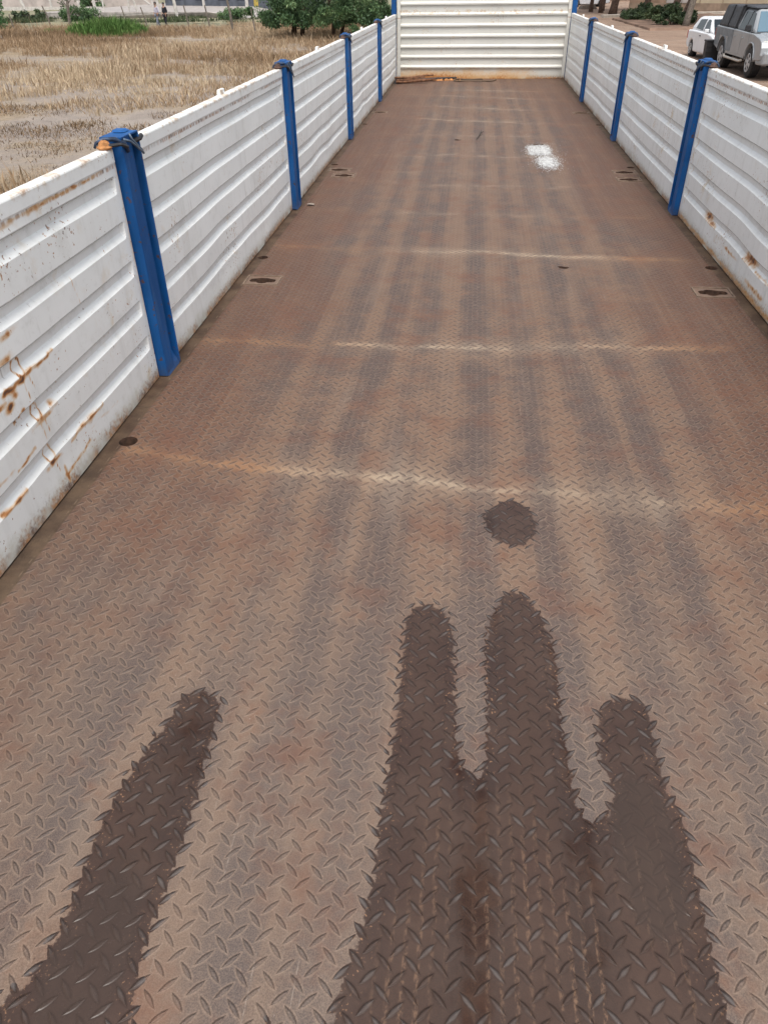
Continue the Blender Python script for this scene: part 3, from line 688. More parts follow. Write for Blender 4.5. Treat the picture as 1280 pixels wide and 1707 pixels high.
def blade_material(name, a, b, c2):
    q = Mat(name, .85, 0, .2); t = q.attr('tone'); P = q.pos()
    col = q.mix(q.ss(t, 0., .6), a, b); col = q.mix(q.ss(t, .6, 1.), col, c2)
    q.b.inputs['Subsurface Weight'].default_value = 0
    return q.out(col)
STRAW = blade_material('dry_straw', (.115, .076, .044), (.30, .205, .122), (.48, .38, .26))
GREENB = blade_material('green_blades', (.035, .075, .018), (.085, .165, .04), (.17, .25, .08))
OLIVEB = blade_material('olive_blades', (.035, .050, .022), (.080, .100, .050), (.19, .19, .11))
def blades(name, pos, h, spread, tone, nb, width, mat, lean=.5):
    N = len(pos)*nb; base = np.repeat(pos, nb, 0)+np.concatenate([rng.normal(0, 1, (N, 2))*np.repeat(spread, nb)[:, None], np.zeros((N, 1))], 1)
    hh = np.repeat(h, nb)*rng.uniform(.45, 1.1, N); az = rng.uniform(0, 2*PI, N); ln = rng.uniform(.05, lean, N)*hh
    dirv = np.stack([np.cos(az), np.sin(az), np.zeros(N)], 1); sd = np.stack([-np.sin(az+rng.normal(0, 1, N)), np.cos(az+rng.normal(0, 1, N)), np.zeros(N)], 1)
    wd = (width*rng.uniform(.6, 1.4, N))[:, None]
    mid = base+dirv*(ln*.35)[:, None]+np.array([0, 0, 1])*(hh*.6)[:, None]
    tip = base+dirv*ln[:, None]+np.array([0, 0, 1])*hh[:, None]
    V = np.stack([base-sd*wd*.7, base+sd*wd*.7, mid+sd*wd, mid-sd*wd, tip], 1).reshape(-1, 3)
    i = np.arange(N)*5
    F = np.stack([i, i+1, i+2, i+3], 1).tolist()+np.stack([i+3, i+2, i+4], 1).tolist()
    t = np.clip(np.repeat(tone, nb)+rng.normal(0, .16, N), 0, 1)
    return link(name, mesh_np(name, V, F, dict(tone=np.repeat(t, 5))), mat)
# dry grass: dense belts, bare ground between
N = 52000
px = rng.uniform(-44, -2.2, N); py = 7+50*rng.random(N)**1.25
dens = .52*vnoise(px*.16+3, py*.16, 81)+.48*vnoise(px*.7, py*.7, 82)
bare = np.maximum(np.exp(-((py-15.2-.10*(px+9))/2.6)**2)*1.25, .75*np.exp(-((py-33)/2.2)**2)*smooth1(-px, 12, 18))
bare = np.maximum(bare, .45*np.exp(-((py-24)/1.4)**2)*smooth1(-px, 5, 9)*0)
ok = (dens-.62*bare+.22*smooth1(-py, -12.5, -10.5) > .27+.14*rng.random(N)) & (px < -2.2-.0*py) & (px > -py*.70-3.5)
p3 = np.stack([px[ok], py[ok], np.full(ok.sum(), GZ-.05)], 1)
tone = np.clip(.05+.75*vnoise(p3[:, 0]*.22, p3[:, 1]*.22, 83)+.25*vnoise(p3[:, 0]*1.1, p3[:, 1]*1.1, 84), 0, 1)
hh = rng.uniform(.18, .45, len(p3))*(.7+.7*vnoise(p3[:, 0]*.3, p3[:, 1]*.3, 85))
gr = blades('dry_grass', p3, hh, np.full(len(p3), .12), tone, 9, .008, STRAW, .8)
tag(gr, 'dry straw coloured grass covering the field beside the trailer', 'grass', kind='stuff')
# low stubble on the bare strip
N = 15000
px = rng.uniform(-16, -3, N); py = rng.uniform(9.5, 20, N); ok = vnoise(px*1.3, py*1.3, 86)+.25*rng.random(N) > .56
p3 = np.stack([px[ok], py[ok], np.full(ok.sum(), GZ-.03)], 1)
tag(blades('grass_stubble', p3, rng.uniform(.03, .13, len(p3)), np.full(len(p3), .12), rng.uniform(-.2, .6, len(p3)), 6, .006, STRAW, 1.2),
    'low grey stubble scattered on the bare dirt strip by the trailer', 'grass', kind='stuff')
# green strip beyond the wire fence
N = 5200
px = rng.uniform(-50, -8, N); py = rng.uniform(62, 69.5, N); ok = vnoise(px*.35, py*.5, 88)+.28*smooth1(py, 64, 68.5) > .78
p3 = np.stack([px[ok], py[ok], np.full(ok.sum(), GZ-.04)], 1)
tag(blades('low_weeds', p3, rng.uniform(.12, .38, len(p3)), np.full(len(p3), .2), rng.uniform(0, .7, len(p3)), 7, .025, OLIVEB, .9),
    'low dark green weeds along the foot of the concrete platform', 'weeds', kind='stuff')
def weed_clump(name, label, cx, cy, rx, ry, h, n, w_=.012):
    a = rng.uniform(0, 2*PI, n); r = np.sqrt(rng.random(n)); p3 = np.stack([cx+rx*r*np.cos(a), cy+ry*r*np.sin(a), np.full(n, GZ-.03)], 1)
    o = blades(name, p3, h*(1-.45*r**2)*rng.uniform(.6, 1.1, n), np.full(n, .10), np.clip(.35+.5*vnoise(p3[:, 0]*1.1, p3[:, 1]*1.1, 91)-.1*rng.random(n), 0, 1), 12, w_, GREENB, .6)
    return tag(o, label, 'weeds')
weed_clump('weed_clump', 'bright green clump of tall weeds growing in the dry field', -20.6, 47.4, 2.15, 1.5, 1.0, 800, .020)
weed_clump('weed_clump', 'faint olive tuft in the straw left of the bright green clump', -25.2, 50.5, 1.0, .7, .35, 120)

# ---- leaves and trees
def leaf_material(name, a, b, c2):
    q = Mat(name, .6, 0, .35); t = q.attr('tone')
    col = q.mix(q.ss(t, 0., .55), a, b); col = q.mix(q.ss(t, .55, 1.), col, c2)
    return q.out(col)
LEAF = leaf_material('dark_leaves', (.03, .066, .026), (.078, .145, .055), (.19, .27, .115))
LEAF2 = leaf_material('ivy_leaves', (.022, .038, .015), (.050, .078, .030), (.11, .145, .06))
LEAF3 = leaf_material('bright_leaves', (.025, .07, .020), (.055, .135, .04), (.12, .22, .07))
BARK = simple('brown_bark', (.085, .055, .040), .9, 0, .4, 9, .2, .03)
BARKG = simple('grey_bark', (.17, .145, .12), .9, 0, .35, 9, .2, .03)
PALE = simple('whitewashed_pole', (.50, .47, .43), .8, 0, .2, 5)
CONC = simple('grey_concrete', (.33, .30, .275), .85, 0, .22, 2.5, .3, .01)
def leaf_mesh(name, clumps, per, size, seed):
    q = np.random.default_rng(seed); C = np.repeat(np.array([c[:3] for c in clumps]), per, 0); Rr = np.repeat(np.array([c[3] for c in clumps]), per)
    tn = np.repeat(q.uniform(.1, .75, len(clumps)), per)
    N = len(C); dv = q.normal(0, 1, (N, 3)); dv /= np.linalg.norm(dv, axis=1)[:, None]
    c = C+dv*(Rr*q.random(N)**.45)[:, None]*np.array([1, 1, .75])
    a = q.normal(0, 1, (N, 3)); a[:, 2] -= .6; a /= np.linalg.norm(a, axis=1)[:, None]
    b = np.cross(a, q.normal(0, 1, (N, 3))); b /= np.linalg.norm(b, axis=1)[:, None]
    s_ = (size*q.uniform(.6, 1.5, N))[:, None]
    V = np.stack([c-a*s_, c+b*s_*.38, c+a*s_*1.2, c-b*s_*.38], 1).reshape(-1, 3); i = np.arange(N)*4
    t = np.clip(tn+q.normal(0, .2, N), 0, 1)
    return mesh_np(name, V, np.stack([i, i+1, i+2, i+3], 1), dict(tone=np.repeat(t, 4)))
def big_tree():
    t = thing('leafy_tree', 'broad dark green tree with low hanging crown beyond the left side', 'tree', (-7.3, 43.6, GZ))
    m = MB()
    for (bx, by, tx, ty, h, r) in ((.15, -.2, .02, -.4, 2.4, .085), (.45, .1, 1.15, .1, 2.6, .075), (-2.0, .4, -1.9, .2, 2.4, .12), (-1.6, .5, -1.35, .8, 2.6, .10)):
        m.tube([(bx, by, 0), (bx*.7+tx*.3+.06, by, h*.35), (bx*.3+tx*.7-.05, ty, h*.7), (tx, ty, h), (tx*1.4, ty*1.4, h*1.5)], [r*1.25, r, r*.8, r*.6, r*.3], 9)
    m.build('trunk', BARK, t, smooth=True)
    q = random.Random(3); cl = []
    for i in range(190):
        a = q.uniform(0, 2*PI); r = math.sqrt(q.random())
        x = -.1+3.5*r*math.cos(a); y = 2.6*r*math.sin(a); edge = r
        zlow = .50+.34*(vnoise(np.array(x*1.3+5.), np.array(y*1.1+2.), 95)-.35)
        z = zlow+(4.8-zlow)*q.random()**1.7*(1-.55*edge**2)+.25
        cl.append((x, y, z, q.uniform(.30, .55)))
    for i in range(50):                      # drooping sprays at the skirt
        a = q.uniform(0, 2*PI); x = 3.2*math.cos(a)*q.uniform(.75, 1.05); y = 2.6*math.sin(a)*q.uniform(.75, 1.05)
        cl.append((x-.1, y, q.uniform(.55, 1.3), q.uniform(.22, .36)))
    link('crown', leaf_mesh('crown', cl, 200, .060, 5), LEAF, t)
big_tree()
def bush(name, label, cat, loc, r, n, per, size, mat, seed, group=None, trunk=True):
    t = thing(name, label, cat, loc, 0, group); q = random.Random(seed); cl = []
    for i in range(n):
        a = q.uniform(0, 2*PI); rr = math.sqrt(q.random()); z = q.random()
        cl.append((r[0]*rr*math.cos(a), r[1]*rr*math.sin(a), .1+r[2]*z*(1-.4*rr), q.uniform(.40, .75)*max(.42, min(r)*.75)))
    link('foliage', leaf_mesh('foliage', cl, per, size, seed), mat, t)
    m = MB()
    for k in range(3): m.tube([(0, 0, 0), (r[0]*.25*math.cos(k*2.1), r[1]*.25*math.sin(k*2.1), r[2]*.4), (r[0]*.45*math.cos(k*2.1), r[1]*.45*math.sin(k*2.1), r[2]*.75)], [.035, .025, .012], 6)
    m.build('stem', BARK, t)
    return t
bush('leafy_bush', 'bright green bush at the far left edge of the field', 'bush', (-31.6, 53.0, GZ), (1.6, 1.3, 2.3), 45, 150, .08, LEAF3, 6)
bush('leafy_bush', 'rounded dark green bush behind the leaning twig fence post', 'bush', (-30.6, 66.0, GZ), (1.5, 1.1, .95), 26, 120, .08, LEAF, 7)
bush('leafy_bush', 'grey green low bush under the leaning white pole', 'bush', (-36.3, 69.0, GZ), (1.4, 1.0, .6), 20, 110, .08, LEAF2, 8)
bush('leafy_bush', 'dark bush at the end of the concrete platform near the broad tree', 'bush', (-18.2, 66.0, GZ), (1.5, 1.0, .8), 22, 120, .08, LEAF, 9)
bush('leafy_bush', 'tall teal green shrub against the far pale wall', 'bush', (-41.5, 93.0, GZ), (1.2, 1.0, 2.0), 22, 110, .10, LEAF, 13)
# dead leaning tree with a few twigs
t = thing('thin_tree', 'thin bare grey tree leaning beside the bright green weeds', 'tree', (-26.3, 55.0, GZ))
MB().tube([(0, 0, 0), (-.02, 0, .5), (.06, 0, 1.1), (.12, .1, 1.8), (.2, .1, 2.9)], [.13, .10, .09, .07, .03], 7).build('trunk', BARKG, t)
m = MB()
for k in range(9): z0 = .7+.2*k; m.tube([(.05, .02, z0), (.05+.4*math.cos(k*2.3), .3*math.sin(k*2.3), z0+.35), (.05+.75*math.cos(k*2.3), .5*math.sin(k*2.3), z0+.5)], [.03, .02, .006], 5)
m.build('branch', BARKG, t)
link('crown', leaf_mesh('crown', [(.05+.55*math.cos(k*2.3), .4*math.sin(k*2.3), 1.05+.2*k, .35) for k in range(9)], 45, .06, 17), LEAF2, t)

# ---- crooked wire fence: one thing, its posts and wires are parts
FP = [(-29.74, 54.12, .84, -.12), (-28.11, 55.95, 1.25, -.33), (-24.85, 60.78, 1.06, -.2), (-20.64, 53.75, 1.16, -.28), (-17.84, 53.43, 1.27, -.2), (-16.06, 51.99, 1.29, -.2),
      (-13.98, 49.46, 1.62, -.15), (-12.2, 47.69, 1.21, -.15), (-13.19, 54.85, .42, 0), (-12.59, 54.78, .42, .02), (-10.94, 53.28, .47, .01), (-9.87, 53.16, .6, -.05)]
t = thing('wire_fence', 'sagging wire fence on crooked thin wooden posts across the field', 'fence', (-20.6, 53.7, GZ))
q = random.Random(8)
for (x, y, h, ln) in FP:
    r = .045 if h < 1.4 else .075
    MB().tube([(x+20.6, y-53.7, -.05), (x+20.6+ln*.4+q.uniform(-.02, .02), y-53.7, h*.5), (x+20.6+ln, y-53.7, h)], [r*1.1, r, r*.8], 6).build('post', BARKG, t)
line = [FP[i] for i in (0, 1, 3, 4, 5, 6, 7)]
for hz in (.45, .85):
    P = []
    for A, B in zip(line[:-1], line[1:]):
        for f in (0, .25, .5, .75): P.append((A[0]+(B[0]-A[0])*f+20.6+A[3]*hz*.6, A[1]+(B[1]-A[1])*f-53.7, hz-.12*math.sin(PI*f)))
    MB().tube(P, .006, 4).build('wire', DARKSTEEL, t)

# ---- concrete platform, far walls, pale poles
tag(MB().hexa([(-36.5, 71.0, GZ-.1), (-16.9, 68.8, GZ-.1), (-14.5, 100, GZ-.1), (-34., 100, GZ-.1)], [(-36.5, 71.0, -.86), (-21.4, 69.0, -.86), (-19.5, 100, -.86), (-34., 100, -.86)]).build('concrete_platform', CONC, bevel=.05),
    'raised grey concrete platform with a sloping end beyond the field', 'platform')
def wall(name, label, cat, a, b, th, h, mat, z0=0., coping=None, group=None):
    a = Vector((*a, 0)); b = Vector((*b, 0)); dvec = (b-a); L = dvec.length
    t = thing(name, label, cat, (a.x, a.y, GZ), math.atan2(dvec.y, dvec.x), group)
    MB().box(0, L, 0, th, z0-.1, h).build('wall_face', mat, t)
    if coping: MB().box(-.03, L+.03, -.05, th+.05, h+.002, h+.12).build('coping', coping, t)
    return t, L
DARKW = simple('blue_grey_wall', (.085, .095, .115), .8, 0, .3, 1.2)
PINKW = simple('pale_pinkish_wall', (.44, .38, .35), .85, 0, .2, 1.)
wt, L = wall('boundary_wall', 'long pale pinkish wall at the far left behind the field', 'wall', (-95, 100), (-36.2, 98.5), .2, 2.6, PINKW, 0, CONC)
wt, L = wall('building', 'low dark blue grey building behind the concrete platform', 'building', (-31.0, 86.6), (-18.6, 80.2), 8., 3.4, DARKW, 0, CONC)
for k, xx in enumerate((.8, 4.2, 7.2, 9.6)): MB().box(xx, xx+1.5, -.02, .03, .9, 2.2).build('window', simple('dull_glass', (.03, .04, .055), .25) if k == 0 else bpy.data.materials['dull_glass'], wt)
MB().box(11.7, 12.2, -.04, .03, .44, 1.5).build('door', simple('yellow_paint', (.45, .33, .07), .6), wt)
wt, L = wall('low_wall', 'low pale kerb wall running across grass left of the platform', 'wall', (-52.5, 93.6), (-39.8, 91.2), .25, .28, simple('pale_stone', (.52, .49, .45), .85))
def pole(x, y, h, ln, r, label, z=GZ):
    t = MB().tube([(0, 0, -.05), (ln*.5, 0, h*.5), (ln, 0, h)], [r*1.1, r, r*.9], 9).build('pale_pole', PALE, loc=(x, y, z))
    return tag(t, label, 'pole', 'pale poles beyond the wire fence')
pole(-38.14, 72.33, 3.2, -.95, .13, 'leaning whitewashed pole nearest the left edge of the photo')
pole(-35.3, 76.48, 3.2, -.28, .11, 'whitewashed pole standing before the teal green shrub')
pole(-46.44, 93.69, 3.2, -.25, .13, 'short leaning white pole above the pale kerb wall')
pole(-33.77, 76.19, 3.0, -.12, .12, 'greyish pole standing just right of the teal green shrub')
pole(-31.31, 72.24, 3.0, .05, .07, 'slim pale pole at the left end of the concrete platform')
pole(-25.79, 70.3, 3.2, -.2, .11, 'whitewashed pole right beside the two walking people')
pole(-23.74, 68.6, 3.2, -.35, .12, 'leaning pole in front of the middle of the concrete platform')
pole(-30.6, 81.9, 2.8, 0., .10, 'white pole on the platform near the dark building, left one', -.86)
pole(-25.2, 80.6, 2.8, -.05, .11, 'white pole on the platform near the dark building, middle one', -.86)
pole(-20.7, 78.9, 2.8, .05, .14, 'thick white pole on the platform close to the broad tree', -.86)
t = thing('goal_frame', 'pale forked frame of leaning poles left of the walking people', 'frame', (-28.4, 70.4, GZ))
for a, b in (((-.1, 0, 0), (.35, .1, 2.6)), ((.75, .05, 0), (.30, 0, 2.6)), ((.3, .3, 2.0), (1.7, .4, .9))): MB().tube([a, b], .075, 7).build('pole', PALE, t)

# ---- two people walking in the field path
def person(label, loc, rz, top, bottom, hair, sc, swing):
    t = thing('person', label, 'person', loc, rz)
    SK = simple('skin_'+str(len(bpy.data.materials)), (.32, .19, .13), .6)
    def skin(name, V, E, Rd, mat, root, par):
        me = bpy.data.meshes.new(name); me.from_pydata([tuple(c*sc for c in p) for p in V], E, [])
        o = link(name, me, mat, par); md = o.modifiers.new('skin', 'SKIN'); md.use_smooth_shade = True
        for i, sv in enumerate(me.skin_vertices[0].data):
            r = Rd[i]; r = (r, r) if not isinstance(r, tuple) else r; sv.radius = (r[0]*sc, r[1]*sc); sv.use_root = i == root
        sb = o.modifiers.new('sub', 'SUBSURF'); sb.levels = 1; sb.render_levels = 1
        return o
    w_ = swing
    V = [(0, 0, .93), (0, .0, 1.10), (0, .01, 1.28), (0, .01, 1.42), (0, -.01, 1.49), (0, -.03, 1.58), (0, -.035, 1.66),
         (.10, 0, .88), (.105, -.02-.12*w_, .49), (.10, .02-.20*w_, .09), (.10, -.09-.20*w_, .035), (.10, -.15-.20*w_, .03),
         (-.10, 0, .88), (-.105, -.03+.10*w_, .49), (-.10, .04+.24*w_, .10), (-.10, -.06+.24*w_, .04), (-.10, -.13+.24*w_, .03),
         (.17, .01, 1.40), (.225, .04+.06*w_, 1.13), (.20, -.08+.06*w_, .92), (-.17, .01, 1.40), (-.225, .03-.06*w_, 1.13), (-.19, -.10-.05*w_, .93)]
    E = [(0, 1), (1, 2), (2, 3), (3, 4), (4, 5), (5, 6), (0, 7), (7, 8), (8, 9), (9, 10), (10, 11), (0, 12), (12, 13), (13, 14), (14, 15), (15, 16), (3, 17), (17, 18), (18, 19), (3, 20), (20, 21), (21, 22)]
    Rd = [(.15, .11), (.13, .10), (.155, .11), (.13, .09), .055, (.08, .10), (.075, .095), .09, .062, .042, .045, .03, .09, .062, .042, .045, .03, .058, .045, .032, .058, .045, .032]
    for s_, hb in ((1, 19), (-1, 22)):
        bx, by, bz = V[hb]
        for f in range(4):
            i0 = len(V); ox = (f-1.5)*.019
            V += [(bx-.004*s_, by-.03+ox, bz-.07), (bx-.006*s_, by-.05+ox, bz-.115), (bx-.015*s_, by-.06+ox, bz-.15+abs(f-1.2)*.008)]
            E += [(hb, i0), (i0, i0+1), (i0+1, i0+2)]; Rd += [.012, .009, .007]
        i0 = len(V); V += [(bx-.02*s_, by-.06, bz-.04), (bx-.025*s_, by-.085, bz-.075)]; E += [(hb, i0), (i0, i0+1)]; Rd += [.012, .009]
    body = skin('body', V, E, Rd, SK, 0, t)
    skin('shirt', [(0, 0, .90), (0, 0, 1.10), (0, .01, 1.28), (0, .01, 1.41), (.17, .01, 1.40), (.225, .04+.06*w_, 1.13), (.215, -.02+.06*w_, 1.02), (-.17, .01, 1.40), (-.225, .03-.06*w_, 1.13), (-.21, -.03-.05*w_, 1.02)],
         [(0, 1), (1, 2), (2, 3), (3, 4), (4, 5), (5, 6), (3, 7), (7, 8), (8, 9)], [(.175, .135), (.155, .12), (.175, .13), (.15, .11), .072, .06, .05, .072, .06, .05], top, 0, body)
    skin('trousers', [(0, 0, .93), (.10, 0, .86), (.105, -.02-.12*w_, .49), (.10, .02-.20*w_, .10), (-.10, 0, .86), (-.105, -.03+.10*w_, .49), (-.10, .04+.24*w_, .11)],
         [(0, 1), (1, 2), (2, 3), (0, 4), (4, 5), (5, 6)], [(.16, .12), .10, .075, .06, .10, .075, .06], bottom, 0, body)
    bm = bmesh.new(); bmesh.ops.create_icosphere(bm, subdivisions=3, radius=.105*sc)
    bmesh.ops.delete(bm, geom=[v_ for v_ in bm.verts if v_.co.z < -.02*sc and v_.co.y < .03*sc or v_.co.z < -.07*sc], context='VERTS')
    me = bpy.data.meshes.new('hair'); bm.to_mesh(me); bm.free(); link('hair', me, hair, body, True, (0, -.02*sc, 1.655*sc))
    f = MB(); 
    for s_ in (-1, 1): f.lathe((s_*.032*sc, -.125*sc, 1.635*sc), (0, -1, 0), [(0, .011*sc), (.006*sc, .006*sc)], 8)
    f.box(-.025*sc, .025*sc, -.133*sc, -.122*sc, 1.565*sc, 1.573*sc); f.build('face_features', simple('face_'+str(len(bpy.data.materials)), (.06, .035, .03), .5), body)
    f = MB(); f.hexa([(-.014*sc, -.12*sc, 1.59*sc), (.014*sc, -.12*sc, 1.59*sc), (.01*sc, -.15*sc, 1.597*sc), (-.01*sc, -.15*sc, 1.597*sc)], [(-.008*sc, -.12*sc, 1.64*sc), (.008*sc, -.12*sc, 1.64*sc), (.005*sc, -.132*sc, 1.638*sc), (-.005*sc, -.132*sc, 1.638*sc)])
    for s_ in (-1, 1): f.lathe((s_*.084*sc, -.03*sc, 1.62*sc), (s_, 0, 0), [(0, .028*sc), (.01*sc, .02*sc)], 8)
    f.build('nose_and_ears', SK, body)
    sh = MB()
    for s_, yy in ((1, -.20*w_), (-1, .24*w_)):
        sh.hexa([(s_*.10*sc-.045*sc, (yy-.18)*sc, 0), (s_*.10*sc+.045*sc, (yy-.18)*sc, 0), (s_*.10*sc+.04*sc, (yy+.08)*sc, 0), (s_*.10*sc-.04*sc, (yy+.08)*sc, 0)],
                [(s_*.10*sc-.035*sc, (yy-.16)*sc, .06*sc), (s_*.10*sc+.035*sc, (yy-.16)*sc, .06*sc), (s_*.10*sc+.035*sc, (yy+.07)*sc, .10*sc), (s_*.10*sc-.035*sc, (yy+.07)*sc, .10*sc)])
    sh.build('shoes', simple('white_shoes_'+str(len(bpy.data.materials)), (.6, .6, .6), .6), body, bevel=.012)
    return t
person('walking person in a pale lilac shirt and grey jeans, left of the pair', (-20.42, 55.05, GZ+.01), R(-40), simple('lilac_shirt', (.50, .48, .56), .8), simple('grey_jeans', (.17, .19, .23), .8), simple('hair_a', (.03, .02, .016), .6), .80, .8)
person('walking person dressed all in black, right of the pair', (-20.0, 55.35, GZ+.01), R(-30), simple('black_top', (.018, .018, .026), .8), simple('black_trousers', (.014, .014, .02), .8), simple('hair_b', (.02, .016, .014), .6), .78, .5)

# ================================================================== vehicles
GLASS = Mat('car_glass', .10, 0, .25).out((.015, .022, .026))
GLASSB = Mat('car_windshield', .05, 0, .8).out((.10, .17, .22))
SILVER = simple('silver_paint', (.31, .325, .335), .32, .15, .06, 3)
CARWHITE = simple('white_car_paint', (.74, .75, .76), .3, 0, .04, 3)
TYRE = simple('tyre_rubber', (.030, .028, .026), .85, 0, .3, 20)
ALLOY = simple('alloy_rim', (.45, .44, .43), .5, .2, .1, 10)
TRIM = simple('black_trim', (.018, .018, .02), .6, 0, .2, 20)
TARP = simple('black_tarpaulin', (.035, .037, .042), .55, 0, .4, 3.5, .5, .04)
LAMP = Mat('headlamp_lens', .12, 0, .6).out((.42, .41, .36))
REDL = Mat('tail_lamp', .2).out((.35, .02, .02))
PLATE = simple('plate_paint', (.03, .03, .035), .5)
def wheel(par, x, y, r, wd, side):
    o = MB().lathe((x-wd/2, y, r), (1, 0, 0), [(0, r*.62), (.01, r*.9), (.035, r*.985), (wd/2, r), (wd-.035, r*.985), (wd-.01, r*.9), (wd, r*.62)], 28).build('wheel', TYRE, par, smooth=True)
    e = o.modifiers.new('edges', 'EDGE_SPLIT'); e.split_angle = R(35)
    fx = x+side*(wd/2+.006)
    m = MB().lathe((fx, y, r), (side, 0, 0), [(-.05, r*.60), (.0, r*.64), (.008, r*.60), (-.03, r*.54), (-.03, r*.1)], 28)
    for k in range(6):
        a = k*PI/3+.3; c, s_ = math.cos(a), math.sin(a)
        P = lambda rr, o_: (fx-side*.0+side*.004, y+c*rr-s_*o_, r+s_*rr+c*o_)
        Q = lambda rr, o_: (fx-side*.03, y+c*rr-s_*o_, r+s_*rr+c*o_)
        m.hexa([P(.08*r, -.06*r), P(.60*r, -.10*r), P(.60*r, .10*r), P(.08*r, .06*r)], [Q(.08*r, -.06*r), Q(.60*r, -.10*r), Q(.60*r, .10*r), Q(.08*r, .06*r)])
    m.lathe((fx, y, r), (side, 0, 0), [(-.02, r*.16), (.008, r*.14), (.012, r*.05)], 14)
    m.build('rim', ALLOY, o)
    return o
def arch(cy, r, z0, n=10):
    return [(cy+r*math.cos(PI-PI*i/n*1.0), z0+r*math.sin(PI*i/n)) for i in range(n+1)]
def side_quad(m, pts, fx, th):          # pts in (y,z); fx(y,z) = x of the surface; makes a thin plate proud of it
    n = len(pts); V = [(fx(y, z)[0], y, z) for y, z in pts]+[(fx(y, z)[0]+fx(y, z)[1]*th, y, z) for y, z in pts]
    m.add(V, [tuple(range(n)), tuple(range(2*n-1, n-1, -1))]+[(i, (i+1) % n, (i+1) % n+n, i+n) for i in range(n)])
    return m
def pickup():
    # built with its nose towards -y; near flank at -x
    t = thing('pickup_truck', 'silver double cab pickup with black canvas canopy parked beside the trailer', 'pickup', (8.83, 26.26, GZ))
    W = .93; yf, yr = 0., 3.03
    low = .44
    poly = [(-.92, .50)]+[(-.48, .46)]+arch(yf, .44, .42)+[(.60, low), (2.45, low)]+arch(yr, .44, .42)+[(3.62, .50), (4.05, .58), (4.08, 1.02), (4.06, 1.12), (1.95, 1.11), (-.02, 1.08), (-.62, 1.01), (-.86, .93), (-.95, .80), (-.97, .62)]
    body = MB().prism(poly, -W, W).build('body', SILVER, t)
    bv = body.modifiers.new('bevel', 'BEVEL'); bv.width = .10; bv.segments = 5; bv.limit_method = 'ANGLE'; bv.angle_limit = R(50)
    # cab greenhouse
    def cabx(z): return W-.045-(z-1.08)*.30
    zt = 1.665
    b = [(-cabx(1.08), .12, 1.075), (cabx(1.08), .12, 1.075), (cabx(1.08), 2.06, 1.09), (-cabx(1.08), 2.06, 1.09)]
    tp = [(-cabx(zt), .86, zt-.02), (cabx(zt), .86, zt-.02), (cabx(zt), 1.95, zt), (-cabx(zt), 1.95, zt)]
    cab = MB().hexa(b, tp).build('cab', SILVER, t, bevel=.11)
    fxl = lambda s_: (lambda y, z: (s_*(cabx(z)-.012), s_))
    for s_ in (-1, 1):
        m = MB(); side_quad(m, [(.42, 1.14), (1.06, 1.14), (1.06, 1.575), (.82, 1.55)], fxl(s_), .020); m.build('front_side_window', GLASS, cab)
        m = MB(); side_quad(m, [(1.14, 1.14), (1.78, 1.15), (1.74, 1.575), (1.14, 1.58)], fxl(s_), .020); m.build('rear_side_window', GLASS, cab)
        m = MB(); side_quad(m, [(1.07, 1.10), (1.13, 1.10), (1.13, 1.60), (1.07, 1.60)], fxl(s_), .019); m.build('window_pillar', TRIM, cab)
        for y0, y1 in ((.36, 1.09), (1.11, 1.93)):
            d_ = MB(); X0, X1 = sorted((s_*(W+.001), s_*(W+.007)))
            d_.box(X0, X1, y0+.004, y1-.004, .52, 1.04); o = d_.build('door', SILVER, t, bevel=.005)
            MB().box(*sorted((s_*(W+.008), s_*(W+.034))), y1-.20, y1-.07, .93, .955).build('handle', SILVER, o, bevel=.005)
        o = MB().hexa([(s_*(W-.02), .36, 1.13), (s_*(W+.16), .36, 1.13), (s_*(W+.16), .44, 1.13), (s_*(W-.02), .44, 1.13)], [(s_*(W-.0), .36, 1.29), (s_*(W+.15), .36, 1.29), (s_*(W+.15), .46, 1.29), (s_*(W-.0), .46, 1.29)]).build('mirror', TRIM, t, bevel=.02)
        MB().tube([(s_*(W+.04), .52, .40), (s_*(W+.07), .62, .37), (s_*(W+.07), 2.30, .37), (s_*(W+.04), 2.42, .40)], .035, 8).build('side_step', simple('step_metal_'+('a' if s_ < 0 else 'b'), (.42, .38, .33), .5, .3), t)
        # flared arch lips
        for yc in (yf, yr):
            P = [(s_*(W+.004), yc+.455*math.cos(a), .42+.455*math.sin(a)) for a in np.linspace(.05, PI-.05, 14)]
            MB().tube(P, .022, 6).build('wheel_arch', SILVER if yc == yf else simple('arch_grey_'+('a' if s_ < 0 else 'b'), (.10, .11, .12), .5), t, smooth=True)
            wheel(t, s_*(W-.14), yc, .375, .25, s_)
            MB().lathe((s_*(W-.28), yc, .42), (s_, 0, 0), [(0, .425), (.18, .425)], 20).build('wheel_well', TRIM, t)
        o = MB().hexa([(s_*(W-.36), -.955, .76), (s_*(W-.02), -.84, .76), (s_*(W+.004), -.58, .80), (s_*(W-.34), -.70, .80)], [(s_*(W-.34), -.90, .94), (s_*(W-.06), -.80, .96), (s_*(W+.002), -.50, .985), (s_*(W-.30), -.66, 1.0)]).build('headlight', LAMP, t, bevel=.02)
        MB().lathe((s_*(W-.22), -.985, .52), (0, -1, 0), [(-.05, .085), (.012, .085), (.012, .062), (-.02, .055)], 18).build('fog_lamp', TRIM, t)
        MB().box(*sorted((s_*(W-.12), s_*(W+.006))), 4.0, 4.10, .72, 1.05).build('tail_light', REDL, t, bevel=.01)
        # grey bed flank, dusty
        MB().box(*sorted((s_*(W+.001), s_*(W+.006))), 2.02, 2.55, .52, 1.09).build('bed_side', bpy.data.materials.get('dusty_grey') or simple('dusty_grey', (.165, .185, .20), .5), t, bevel=.004)
